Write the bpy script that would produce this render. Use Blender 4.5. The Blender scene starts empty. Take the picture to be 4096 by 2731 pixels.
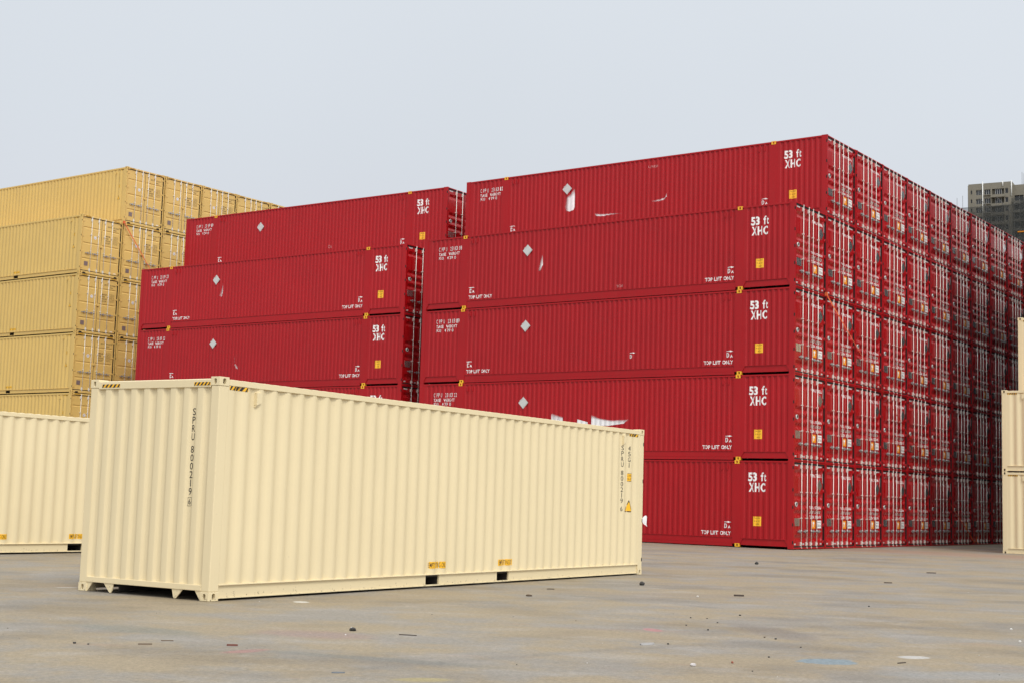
import bpy, bmesh, math, random
from mathutils import Matrix, Vector
random.seed(7)
sc = bpy.context.scene
COL = sc.collection

# ------------------------------------------------------------------ camera
PITCH, ROLL, CAM_H = 0.110673, 0.030222, 1.36363
cam_d = bpy.data.cameras.new("camera")
cam_d.sensor_width = 36.0
cam_d.lens = 49.789
cam_d.clip_start = 0.1
cam_d.clip_end = 6000
cam = bpy.data.objects.new("camera", cam_d)
COL.objects.link(cam)
_f = Vector((0, math.cos(PITCH), math.sin(PITCH)))
_u0 = Vector((0, -math.sin(PITCH), math.cos(PITCH)))
_r0 = Vector((1, 0, 0))
_r = _r0 * math.cos(ROLL) + _u0 * math.sin(ROLL)
_u = -_r0 * math.sin(ROLL) + _u0 * math.cos(ROLL)
M = Matrix.Identity(4)
for i in range(3):
    M[i][0] = _r[i]; M[i][1] = _u[i]; M[i][2] = -_f[i]
M[2][3] = CAM_H
cam.matrix_world = M
sc.camera = cam

# ------------------------------------------------------------------ overcast sky
SUN_EL, SUN_AZ_VEC = math.radians(48), Vector((0.40, -0.915))
world = bpy.data.worlds.new("World")
sc.world = world
world.use_nodes = True
nt = world.node_tree
nt.nodes.clear()
wo = nt.nodes.new("ShaderNodeOutputWorld")
bg = nt.nodes.new("ShaderNodeBackground")
bg.inputs["Strength"].default_value = 0.1
tc = nt.nodes.new("ShaderNodeTexCoord")
sx = nt.nodes.new("ShaderNodeSeparateXYZ")
ramp = nt.nodes.new("ShaderNodeValToRGB")
cr = ramp.color_ramp
cr.elements[0].position = 0.0
cr.elements[0].color = (0.675, 0.682, 0.73, 1)
cr.elements[1].position = 1.0
cr.elements[1].color = (1.12, 1.13, 1.17, 1)
for p, c in ((0.10, (0.685, 0.705, 0.76, 1)), (0.25, (0.705, 0.750, 0.805, 1)), (0.43, (0.735, 0.785, 0.84, 1)), (0.62, (0.92, 0.94, 0.98, 1))):
    e = cr.elements.new(p); e.color = c
mulw = nt.nodes.new("ShaderNodeVectorMath"); mulw.operation = 'SCALE'; mulw.inputs["Scale"].default_value = 10.0
nz = nt.nodes.new("ShaderNodeTexNoise"); nz.inputs["Scale"].default_value = 1.3; nz.inputs["Detail"].default_value = 3
nzr = nt.nodes.new("ShaderNodeMapRange")
nzr.inputs["From Min"].default_value = 0.3; nzr.inputs["From Max"].default_value = 0.7
nzr.inputs["To Min"].default_value = 0.95; nzr.inputs["To Max"].default_value = 1.045
mul2 = nt.nodes.new("ShaderNodeVectorMath"); mul2.operation = 'SCALE'
sky = nt.nodes.new("ShaderNodeTexSky")
sky.sky_type = 'NISHITA'; sky.sun_disc = False
sky.sun_elevation = SUN_EL
sky.sun_rotation = math.atan2(SUN_AZ_VEC.x, SUN_AZ_VEC.y)
sky.dust_density = 6.0
mixw = nt.nodes.new("ShaderNodeMix"); mixw.data_type = 'RGBA'; mixw.inputs["Factor"].default_value = 0.06
glow_d = nt.nodes.new("ShaderNodeVectorMath"); glow_d.operation = 'DOT_PRODUCT'   # thin cloud is brighter round the hidden sun
glow_d.inputs[1].default_value = (SUN_AZ_VEC.x * math.cos(SUN_EL), SUN_AZ_VEC.y * math.cos(SUN_EL), math.sin(SUN_EL))
glow_r = nt.nodes.new("ShaderNodeMapRange"); glow_r.inputs["From Min"].default_value = 0.12; glow_r.inputs["From Max"].default_value = 1.0
glow_r.inputs["To Min"].default_value = 0.0; glow_r.inputs["To Max"].default_value = 1.0
glow_p = nt.nodes.new("ShaderNodeMath"); glow_p.operation = 'POWER'; glow_p.inputs[1].default_value = 1.6
glow_m = nt.nodes.new("ShaderNodeMath"); glow_m.operation = 'MULTIPLY_ADD'; glow_m.inputs[1].default_value = 1.45; glow_m.inputs[2].default_value = 1.0
glow_x = nt.nodes.new("ShaderNodeVectorMath"); glow_x.operation = 'SCALE'
L = nt.links.new
L(tc.outputs["Generated"], glow_d.inputs[0]); L(glow_d.outputs["Value"], glow_r.inputs["Value"]); L(glow_r.outputs[0], glow_p.inputs[0]); L(glow_p.outputs[0], glow_m.inputs[0])
L(tc.outputs["Generated"], sx.inputs[0]); L(sx.outputs["Z"], ramp.inputs[0])
L(ramp.outputs[0], mulw.inputs[0]); L(tc.outputs["Generated"], nz.inputs["Vector"])
L(nz.outputs["Fac"], nzr.inputs["Value"]); L(mulw.outputs[0], glow_x.inputs[0]); L(glow_m.outputs[0], glow_x.inputs["Scale"]); L(glow_x.outputs[0], mul2.inputs[0]); L(nzr.outputs[0], mul2.inputs["Scale"])
L(mul2.outputs[0], mixw.inputs["A"]); L(sky.outputs[0], mixw.inputs["B"])
L(mixw.outputs["Result"], bg.inputs["Color"]); L(bg.outputs[0], wo.inputs[0])

sun_d = bpy.data.lights.new("sun", 'SUN')
sun_d.energy = 1.35
sun_d.angle = math.radians(12)
sun_d.color = (1.0, 0.95, 0.86)
sun = bpy.data.objects.new("sun", sun_d)
COL.objects.link(sun)
sdir = Vector((SUN_AZ_VEC.x * math.cos(SUN_EL), SUN_AZ_VEC.y * math.cos(SUN_EL), math.sin(SUN_EL)))
sun.rotation_euler = sdir.to_track_quat('Z', 'Y').to_euler()
sun.location = (0, 0, 60)

vs = sc.view_settings
vs.view_transform = 'Standard'; vs.look = 'None'; vs.exposure = 0.0; vs.gamma = 1.0
vs.use_curve_mapping = False
sc.render.resolution_x = 1024; sc.render.resolution_y = 682
sc.cycles.max_bounces = 8
sc.cycles.diffuse_bounces = 4
sc.cycles.transparent_max_bounces = 12

# ------------------------------------------------------------------ materials
def mat_base(name):
    m = bpy.data.materials.new(name); m.use_nodes = True
    n = m.node_tree; n.nodes.clear()
    out = n.nodes.new("ShaderNodeOutputMaterial"); b = n.nodes.new("ShaderNodeBsdfPrincipled")
    n.links.new(b.outputs[0], out.inputs[0])
    return m, n, b, out

def plain(name, col, rough=0.5, metal=0.0, spec=0.5):
    m, n, b, _ = mat_base(name)
    b.inputs["Base Color"].default_value = (*col, 1); b.inputs["Roughness"].default_value = rough
    b.inputs["Metallic"].default_value = metal; b.inputs["Specular IOR Level"].default_value = spec
    return m

def paint(name, col, rough=0.42, var=0.10, dirt=(0.25, 0.2, 0.15), dirt_amt=0.10, wave=0.0025, spec=0.5):
    """enamel on sheet steel: slow tone drift, per-unit tone, faint grime, slightly uneven sheet"""
    m, n, b, _ = mat_base(name)
    b.inputs["Specular IOR Level"].default_value = spec
    k = n.links.new
    tcn = n.nodes.new("ShaderNodeTexCoord"); oi = n.nodes.new("ShaderNodeObjectInfo")
    addv = n.nodes.new("ShaderNodeVectorMath"); addv.operation = 'ADD'
    k(tcn.outputs["Object"], addv.inputs[0]); k(oi.outputs["Location"], addv.inputs[1])
    n1 = n.nodes.new("ShaderNodeTexNoise"); n1.inputs["Scale"].default_value = 0.8; n1.inputs["Detail"].default_value = 4
    k(addv.outputs[0], n1.inputs["Vector"])
    mp = n.nodes.new("ShaderNodeMapping"); mp.inputs["Scale"].default_value = (5, 5, 0.5)
    k(addv.outputs[0], mp.inputs["Vector"])
    n2 = n.nodes.new("ShaderNodeTexNoise"); n2.inputs["Scale"].default_value = 1.5; n2.inputs["Detail"].default_value = 6; n2.inputs["Roughness"].default_value = 0.65
    k(mp.outputs[0], n2.inputs["Vector"])
    wn = n.nodes.new("ShaderNodeTexWhiteNoise"); wn.noise_dimensions = '3D'
    k(oi.outputs["Location"], wn.inputs["Vector"])
    a1 = n.nodes.new("ShaderNodeMath"); a1.operation = 'MULTIPLY_ADD'
    k(n1.outputs["Fac"], a1.inputs[0]); a1.inputs[1].default_value = var * 1.6; a1.inputs[2].default_value = 1 - var * 0.8
    a2 = n.nodes.new("ShaderNodeMath"); a2.operation = 'MULTIPLY_ADD'
    k(wn.outputs["Value"], a2.inputs[0]); a2.inputs[1].default_value = var * 0.7; k(a1.outputs[0], a2.inputs[2])
    sub = n.nodes.new("ShaderNodeMath"); sub.operation = 'SUBTRACT'; k(a2.outputs[0], sub.inputs[0]); sub.inputs[1].default_value = var * 0.35
    hv = n.nodes.new("ShaderNodeVectorMath"); hv.operation = 'SCALE'; hv.inputs[0].default_value = col
    k(sub.outputs[0], hv.inputs["Scale"])
    dr = n.nodes.new("ShaderNodeMapRange"); dr.inputs["From Min"].default_value = 0.52; dr.inputs["From Max"].default_value = 0.78
    dr.inputs["To Min"].default_value = 0.0; dr.inputs["To Max"].default_value = dirt_amt
    k(n2.outputs["Fac"], dr.inputs["Value"])
    mx = n.nodes.new("ShaderNodeMix"); mx.data_type = 'RGBA'
    k(dr.outputs[0], mx.inputs["Factor"]); k(hv.outputs[0], mx.inputs["A"]); mx.inputs["B"].default_value = (*dirt, 1)
    sz_ = n.nodes.new("ShaderNodeSeparateXYZ"); k(tcn.outputs["Object"], sz_.inputs[0])
    zr = n.nodes.new("ShaderNodeMapRange"); zr.inputs["From Min"].default_value = 0.03; zr.inputs["From Max"].default_value = 0.22; zr.inputs["To Min"].default_value = 0.13; zr.inputs["To Max"].default_value = 0.0
    k(sz_.outputs["Z"], zr.inputs["Value"])
    n4 = n.nodes.new("ShaderNodeTexNoise"); n4.inputs["Scale"].default_value = 26; n4.inputs["Detail"].default_value = 5; n4.inputs["Roughness"].default_value = .7
    k(addv.outputs[0], n4.inputs["Vector"])
    sa = n.nodes.new("ShaderNodeMath"); sa.operation = 'ADD'; k(n4.outputs["Fac"], sa.inputs[0]); k(zr.outputs[0], sa.inputs[1])
    sr = n.nodes.new("ShaderNodeMapRange"); sr.inputs["From Min"].default_value = 0.70; sr.inputs["From Max"].default_value = 0.76; sr.inputs["To Max"].default_value = 0.75
    k(sa.outputs[0], sr.inputs["Value"])
    mx2 = n.nodes.new("ShaderNodeMix"); mx2.data_type = 'RGBA'; k(sr.outputs[0], mx2.inputs["Factor"]); k(mx.outputs["Result"], mx2.inputs["A"]); mx2.inputs["B"].default_value = (0.055, 0.035, 0.022, 1)
    k(mx2.outputs["Result"], b.inputs["Base Color"])
    rr = n.nodes.new("ShaderNodeMapRange"); rr.inputs["To Min"].default_value = rough - 0.07; rr.inputs["To Max"].default_value = rough + 0.12
    k(n2.outputs["Fac"], rr.inputs["Value"]); k(rr.outputs[0], b.inputs["Roughness"])
    if wave:
        n3 = n.nodes.new("ShaderNodeTexNoise"); n3.inputs["Scale"].default_value = 3.0; n3.inputs["Detail"].default_value = 1.5
        k(addv.outputs[0], n3.inputs["Vector"])
        bp = n.nodes.new("ShaderNodeBump"); bp.inputs["Strength"].default_value = 1.0; bp.inputs["Distance"].default_value = wave
        k(n3.outputs["Fac"], bp.inputs["Height"]); k(bp.outputs[0], b.inputs["Normal"])
    return m

RED = paint("red_enamel", (0.358, 0.0052, 0.0090), 0.34, 0.13, (0.28, 0.06, 0.05), 0.13, spec=.30)
REDDOOR = paint("red_door_enamel", (0.345, 0.004, 0.0065), 0.26, 0.13, (0.30, 0.06, 0.05), 0.12, 0.004, spec=.5)
YEL = paint("mustard_enamel", (0.62, 0.42, 0.125), 0.45, 0.09, (0.40, 0.30, 0.18), 0.18)
BEI = paint("cream_enamel", (0.725, 0.610, 0.380), 0.42, 0.05, (0.55, 0.45, 0.30), 0.08, 0.0018, spec=.4)
BLU = paint("navy_enamel", (0.006, 0.009, 0.020), 0.55, 0.08, (0.05, 0.05, 0.06), 0.1, spec=.3)
RODW = plain("zinc_white_rod", (0.70, 0.68, 0.62), 0.35, 0.1)
GALV = plain("galvanised_steel", (0.40, 0.40, 0.39), 0.42, 0.55)
GASK = plain("black_gasket_rubber", (0.012, 0.011, 0.011), 0.6)
CASTY = paint("yellow_casting_paint", (0.82, 0.43, 0.02), 0.45, 0.08, (0.2, 0.1, 0.05), 0.2, 0)
HOLE = plain("dark_hole", (0.012, 0.010, 0.009), 0.9)
WHT = plain("white_lettering_vinyl", (0.78, 0.77, 0.75), 0.45)
WHT2 = plain("faded_white_lettering", (0.52, 0.22, 0.21), 0.5)
BLK = plain("black_lettering_vinyl", (0.018, 0.015, 0.013), 0.45)
BRN = plain("brown_lettering_vinyl", (0.075, 0.045, 0.022), 0.5)
ORG = plain("orange_sticker_vinyl", (0.84, 0.45, 0.015), 0.4)
ORG2 = plain("deep_orange_sticker_vinyl", (0.78, 0.27, 0.01), 0.4)
ALU = plain("brushed_aluminium_plate", (0.74, 0.73, 0.70), 0.22, 0.92)
ALUD = plain("pale_placard_metal", (0.58, 0.59, 0.57), 0.4, 0.15)
PURP = plain("grey_violet_plate", (0.20, 0.15, 0.14), 0.45, 0.2)
FLOORM = plain("underframe_paint", (0.03, 0.025, 0.02), 0.8)
TAPE = plain("grey_reflective_tape", (0.50, 0.47, 0.46), 0.4)

# ------------------------------------------------------------------ mesh helpers
class MB:
    def __init__(s):
        s.bm = bmesh.new(); s.mi = 0
    def face(s, vs, mi=None):
        f = s.bm.faces.new([s.bm.verts.new(v) for v in vs]); f.material_index = s.mi if mi is None else mi; return f
    def box(s, x0, x1, y0, y1, z0, z1, mi=None, bev=0.0):
        r = bmesh.ops.create_cube(s.bm, size=1.0)
        for v in r['verts']:
            v.co = Vector((x0 + (v.co.x + .5) * (x1 - x0), y0 + (v.co.y + .5) * (y1 - y0), z0 + (v.co.z + .5) * (z1 - z0)))
        fs = set(f for v in r['verts'] for f in v.link_faces)
        for f in fs: f.material_index = s.mi if mi is None else mi
        if bev:
            es = list(set(e for f in fs for e in f.edges))
            bmesh.ops.bevel(s.bm, geom=es, offset=bev, segments=2, affect='EDGES', profile=0.6)
        return s
    def prism(s, pts, axis, a, b, mi=None):
        """pts 2-D polygon; axis 'x': pts=(y,z); 'y': pts=(x,z); 'z': pts=(x,y)"""
        def P(p, t):
            return {'x': (t, p[0], p[1]), 'y': (p[0], t, p[1]), 'z': (p[0], p[1], t)}[axis]
        va = [s.bm.verts.new(P(p, a)) for p in pts]; vb = [s.bm.verts.new(P(p, b)) for p in pts]
        fs = [s.bm.faces.new(va[::-1]), s.bm.faces.new(vb)]
        n = len(pts)
        for i in range(n):
            fs.append(s.bm.faces.new((va[i], va[(i + 1) % n], vb[(i + 1) % n], vb[i])))
        for f in fs: f.material_index = s.mi if mi is None else mi
        bmesh.ops.recalc_face_normals(s.bm, faces=fs)
        return s
    def cyl(s, p0, p1, r, seg=10, mi=None, r2=None, smooth=True):
        p0 = Vector(p0); p1 = Vector(p1); d = p1 - p0
        q = d.to_track_quat('Z', 'Y').to_matrix().to_4x4()
        res = bmesh.ops.create_cone(s.bm, cap_ends=True, segments=seg, radius1=r, radius2=r if r2 is None else r2, depth=d.length,
                                    matrix=Matrix.Translation((p0 + p1) / 2) @ q)
        for f in set(f for v in res['verts'] for f in v.link_faces):
            f.material_index = s.mi if mi is None else mi
            f.smooth = smooth and len(f.verts) == 4
        return s
    def sheet(s, us, vs, fn, mi=None, smooth=True):
        g = [[s.bm.verts.new(fn(u, v)) for v in vs] for u in us]
        for i in range(len(us) - 1):
            for j in range(len(vs) - 1):
                f = s.bm.faces.new((g[i][j], g[i + 1][j], g[i + 1][j + 1], g[i][j + 1]))
                f.smooth = smooth; f.material_index = s.mi if mi is None else mi
        return s
    def build(s, name, mats, parent=None, label=None):
        me = bpy.data.meshes.new(name); s.bm.to_mesh(me); s.bm.free()
        for m in (mats if isinstance(mats, (list, tuple)) else [mats]): me.materials.append(m)
        return link(name, me, parent, label)

def link(name, me, parent=None, label=None):
    o = bpy.data.objects.new(name, me); COL.objects.link(o)
    if parent is not None: o.parent = parent
    if label: o["label"] = label
    return o

def tag(o, label, cat=None, group=None, kind=None):
    if label: o["label"] = label
    if cat: o["category"] = cat
    if group: o["group"] = group
    if kind: o["kind"] = kind
    return o

KIDS = {}
def kids(o):
    return [c for c in COL.objects if c.parent == o]

def snapshot(o):
    """store the tree of a prototype once, so that copying is quick"""
    byp = {}
    for c in COL.objects:
        if c.parent is not None: byp.setdefault(c.parent.name, []).append(c)
    def t(x): return (x, [t(c) for c in byp.get(x.name, [])])
    return t(o)

def copy_tree(t, parent=None):
    o, ch = t
    c = o.copy(); COL.objects.link(c)
    if parent is not None: c.parent = parent
    cc = [copy_tree(x, c) for x in ch]
    return (c, cc)

def find(t, name):
    return [x for x in t[1] if x[0].name.split('.')[0] == name]

# ---- corrugation profiles: break points (position, depth)
def corrug(a, b, n, outer, slope, inner, depth, lead=0.0):
    pts = [(a, 0.0)]
    x = a + lead
    pitch = (b - a - 2 * lead) / n
    k = pitch / (outer + 2 * slope + inner)
    for i in range(n):
        x0 = x + i * pitch
        p1 = x0 + outer * k / 2; p2 = p1 + slope * k; p3 = p2 + inner * k; p4 = p3 + slope * k
        pts += [(p1, 0), (p2, depth), (p3, depth), (p4, 0)]
    pts.append((b, 0.0))
    return pts

def rounded(pts, r):
    out = [pts[0]]
    for i in range(1, len(pts) - 1):
        p = Vector(pts[i]); a = Vector(pts[i - 1]); b = Vector(pts[i + 1])
        da = min(r, (a - p).length * .45); db = min(r, (b - p).length * .45)
        q0 = p + (a - p).normalized() * da; q2 = p + (b - p).normalized() * db
        q1 = (q0 + q2) / 4 + p / 2
        out += [tuple(q0), tuple(q1), tuple(q2)]
    out.append(pts[-1])
    return out

def interp(pts, x):
    if x <= pts[0][0]: return pts[0][1]
    for i in range(len(pts) - 1):
        if x <= pts[i + 1][0]:
            a, b = pts[i], pts[i + 1]
            return a[1] + (b[1] - a[1]) * (x - a[0]) / max(1e-9, b[0] - a[0])
    return pts[-1][1]

# ---- flat artwork laid over a surface
_txt = {}
def text_shape(s, bold=0.0):
    key = (s, bold)
    if key not in _txt:
        cu = bpy.data.curves.new("t", 'FONT'); cu.body = s; cu.resolution_u = 3; cu.offset = bold
        ob = bpy.data.objects.new("t", cu); COL.objects.link(ob)
        me = bpy.data.meshes.new_from_object(ob)
        vsx = [tuple(v.co[:2]) for v in me.vertices]; fs = [tuple(p.vertices) for p in me.polygons]
        bpy.data.objects.remove(ob); bpy.data.curves.remove(cu); bpy.data.meshes.remove(me)
        x0 = min(v[0] for v in vsx); x1 = max(v[0] for v in vsx)
        base0 = min(v[1] for v in vsx); top = max(v[1] for v in vsx)
        _txt[key] = ([((v[0] - x0) / (x1 - x0), (v[1] - base0) / (top - base0)) for v in vsx], fs)
    return _txt[key]

class Art:
    """collects flat shapes in (u, v), cuts them at the surface's bends and lays them on it"""
    def __init__(s, surf, lift=0.003):
        s.bm = bmesh.new(); s.surf = surf; s.lift = lift
        s.lay = s.bm.verts.layers.float.new('fade')
        s.lz = s.bm.verts.layers.float.new('lz')
    def text(s, body, u0, u1, v0, v1, mi=0, bold=0.0, lz=0.0):
        vs_, fs = text_shape(body, bold)
        vv = []
        for a, b in vs_:
            v = s.bm.verts.new((u0 + a * (u1 - u0), v0 + b * (v1 - v0), 0)); v[s.lay] = 1; v[s.lz] = lz; vv.append(v)
        for f in fs:
            try: s.bm.faces.new([vv[i] for i in f]).material_index = mi
            except ValueError: pass
        return s
    def vtext(s, body, uc, w, top, h, pitch, mi=0, gap=0.055, bold=0.0, lz=0.0):
        """one character under another"""
        z = top
        for ch in body:
            if ch == ' ': z -= gap; continue
            ww = w * (0.25 if ch in '1I' else 1)
            s.text(ch, uc - ww / 2, uc + ww / 2, z - h, z, mi, bold, lz); z -= pitch
        return s
    def poly(s, pts, mi=0, fade=None, lz=0.0):
        vv = []
        for i, p in enumerate(pts):
            v = s.bm.verts.new((p[0], p[1], 0)); v[s.lay] = 1 if fade is None else fade[i]; v[s.lz] = lz; vv.append(v)
        f = s.bm.faces.new(vv); f.material_index = mi
        if len(pts) > 4: bmesh.ops.triangulate(s.bm, faces=[f])
        return s
    def rect(s, u0, u1, v0, v1, mi=0, lz=0.0): return s.poly([(u0, v0), (u1, v0), (u1, v1), (u0, v1)], mi, lz=lz)
    def disc(s, u, v, r, mi=0, lz=0.0, n=20, ry=None):
        ry = ry or r
        return s.poly([(u + r * math.cos(2 * math.pi * i / n), v + ry * math.sin(2 * math.pi * i / n)) for i in range(n)], mi, lz=lz)
    def hazard(s, u0, u1, v0, v1, n=3, yi=0, bi=1, lean=1):
        s.rect(u0, u1, v0, v1, yi)
        w = (u1 - u0) / (n + .5)
        for i in range(n + 1):
            a = u0 + w * (i - .25); sh = (v1 - v0) * 0.8 * lean
            q = [(a, v0), (a + w * .5, v0), (a + w * .5 + sh, v1), (a + sh, v1)]
            q = [(min(max(p[0], u0), u1), p[1]) for p in q]
            if q[1][0] - q[0][0] > 1e-4 or q[2][0] - q[3][0] > 1e-4:
                s.poly(q, bi, lz=0.0012)
        return s
    def build(s, name, mats, parent=None, label=None):
        S = s.surf
        us = [v.co.x for v in s.bm.verts]; vs_ = [v.co.y for v in s.bm.verts]
        u0, u1, v0, v1 = min(us), max(us), min(vs_), max(vs_)
        for b in S.get('ub', []):
            if u0 < b[0] < u1:
                bmesh.ops.bisect_plane(s.bm, geom=s.bm.verts[:] + s.bm.edges[:] + s.bm.faces[:], plane_co=(b[0], 0, 0), plane_no=(1, 0, 0), dist=1e-6)
        for b in S.get('vb', []):
            if v0 < b[0] < v1:
                bmesh.ops.bisect_plane(s.bm, geom=s.bm.verts[:] + s.bm.edges[:] + s.bm.faces[:], plane_co=(0, b[0], 0), plane_no=(0, 1, 0), dist=1e-6)
        for v in s.bm.verts:
            u, w = v.co.x, v.co.y
            d = 0.0
            if S.get('ub'): d += interp(S['ub'], u)
            if S.get('vb'): d += interp(S['vb'], w)
            v.co = S['map'](u, w, d - s.lift - v[s.lz])
        me = bpy.data.meshes.new(name)
        s.bm.verts.layers.float.remove(s.bm.verts.layers.float['lz'])
        s.bm.to_mesh(me); s.bm.free()
        for m in (mats if isinstance(mats, (list, tuple)) else [mats]): me.materials.append(m)
        return link(name, me, parent, label)

# ---- pieces common to every container
def holed_face(b, o, eu, ev, w, h, cu, cv, ru, rv, depth, inward, mi=0, mh=1, n=16):
    """a rectangular face with a real oval opening; o corner, eu/ev unit vectors"""
    o = Vector(o); eu = Vector(eu); ev = Vector(ev); inward = Vector(inward)
    P = lambda u, v, d=0: o + eu * u + ev * v + inward * d
    outer = [b.bm.verts.new(P(*q)) for q in ((0, 0), (w, 0), (w, h), (0, h))]
    ell = []
    for i in range(n):
        t = 2 * math.pi * i / n
        ct, st = math.cos(t), math.sin(t)
        ell.append((cu + ru * (abs(ct) ** .7) * (1 if ct > 0 else -1), cv + rv * (abs(st) ** .7) * (1 if st > 0 else -1)))
    inner = [b.bm.verts.new(P(*q)) for q in ell]
    es = [b.bm.edges.new((outer[i], outer[(i + 1) % 4])) for i in range(4)] + [b.bm.edges.new((inner[i], inner[(i + 1) % n])) for i in range(n)]
    r = bmesh.ops.triangle_fill(b.bm, edges=es, use_beauty=True, use_dissolve=False)
    nrm = eu.cross(ev)
    for f in [g for g in r['geom'] if isinstance(g, bmesh.types.BMFace)]:
        f.material_index = mi
        f.normal_update()
        if f.normal.dot(-inward) < 0: f.normal_flip()
    back = [b.bm.verts.new(P(q[0], q[1], depth)) for q in ell]
    for i in range(n):
        f = b.bm.faces.new((inner[i], inner[(i + 1) % n], back[(i + 1) % n], back[i])); f.material_index = mi
    f = b.bm.faces.new(back); f.material_index = mh

def casting(b, x0, x1, y0, y1, z0, z1, sx=None, sy=None, mi=0, mh=1):
    """corner casting block; sx = -1/+1 opening on that x face, sy likewise"""
    w, d, h = x1 - x0, y1 - y0, z1 - z0
    def rect(o, eu, ev, a, c): 
        o = Vector(o); eu = Vector(eu); ev = Vector(ev)
        b.face([o, o + eu * a, o + eu * a + ev * c, o + ev * c], mi)
    rect((x0, y0, z1), (1, 0, 0), (0, 1, 0), w, d)
    rect((x0, y1, z0), (1, 0, 0), (0, -1, 0), w, d)
    for sgn, xx in ((-1, x0), (1, x1)):
        if sx == sgn: holed_face(b, (xx, y0, z0), (0, 1, 0), (0, 0, 1), d, h, d / 2, h / 2, 0.024, 0.036, 0.05, (-sgn, 0, 0), mi, mh)
        elif sgn < 0: rect((xx, y1, z0), (0, -1, 0), (0, 0, 1), d, h)
        else: rect((xx, y0, z0), (0, 1, 0), (0, 0, 1), d, h)
    for sgn, yy in ((-1, y0), (1, y1)):
        if sy == sgn: holed_face(b, (x0, yy, z0), (1, 0, 0), (0, 0, 1), w, h, w / 2, h / 2, 0.030, 0.040, 0.05, (0, -sgn, 0), mi, mh)
        elif sgn < 0: rect((x0, yy, z0), (1, 0, 0), (0, 0, 1), w, h)
        else: rect((x1, yy, z0), (-1, 0, 0), (0, 0, 1), w, h)

def handle_mesh(L_, y, z, direc, length=0.27):
    b = MB()
    x = L_ - 0.005
    y1 = y + direc * length
    b.box(x - .004, x + .014, min(y, y1), max(y, y1), z - .013, z + .013)
    b.box(x - .012, x + .022, y1 - .022, y1 + .022, z - .022, z + .022)
    ym = y + direc * length * .55
    b.box(x - .02, x + .018, ym - .018, ym + .018, z - .055, z + .055)
    b.box(x - .02, x + .024, ym - .045, ym + .045, z - .012, z + .030)
    b.cyl((x - .01, y, z - .04), (x - .01, y, z + .04), 0.03, 8)
    return b

def rod_mesh(L_, y, z0, z1, guides, kz=(0.17, 2.73), side=-1):
    b = MB()
    x = L_ - 0.012
    b.cyl((x, y, z0), (x, y, z1), 0.0145, 8)
    for z in kz:
        b.box(x - .035, x + .012, y - .050 if side < 0 else y + .012, y - .012 if side < 0 else y + .050, z - .065, z + .065)
        b.box(x - .035, x + .022, y - .020, y + .020, z - .03, z + .03)
    for z in guides:
        b.box(x - .035, x + .024, y - .042 if side < 0 else y - .02, y + .02 if side < 0 else y + .042, z - .020, z + .020)
    for z in (z0, z1):
        b.box(x - .03, x + .012, y - .024, y + .024, z - .02, z + .02)
    return b

# ================================================================== 53 ft container
LR, WR, HR = 16.154, 2.591, 2.9042
SEG = [(0.19, 1.935, 8), (2.227, 13.927, 57), (14.219, 15.96, 8)]
R_OUT, R_DEP = 0.010, 0.032
rprof = []
for a, b_, n in SEG:
    la, lb, nn_w = {0.19: (.161, .062, 7), 2.227: (.063, 0.0, 57), 14.219: (.095, .002, 8)}[a]
    pw = corrug(a + la, b_ - lb, nn_w, 0.066, 0.030, 0.076, R_DEP)
    rprof.append([(a, 0.0)] + pw[1:-1] + [(b_, 0.0)])
rsurf_pts = [(0, 0.0), (0.19, 0.0)]
for pr in rprof:
    rsurf_pts += [(p[0] + (1e-4 if i == 0 else 0) - (1e-4 if i == len(pr) - 1 else 0), p[1] + R_OUT) for i, p in enumerate(pr)]
    rsurf_pts += [(pr[-1][0], 0.004)]
R_SIDE = dict(ub=rsurf_pts, map=lambda u, v, d: Vector((u, d, v)))
# door pressing: horizontal grooves
def groove(zs, h, dep, flat):
    pts = [(0.0, 0.0)]
    for z in zs:
        pts += [(z - h / 2, 0), (z - flat / 2, dep), (z + flat / 2, dep), (z + h / 2, 0)]
    pts.append((4.0, 0.0))
    return pts
RG = groove([0.36, 1.17, 1.45, 1.73, 2.52], 0.23, 0.050, 0.035)
RDX = LR - 0.050
R_DOOR = dict(vb=RG, map=lambda u, v, d: Vector((RDX - d, u, v)))

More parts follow.
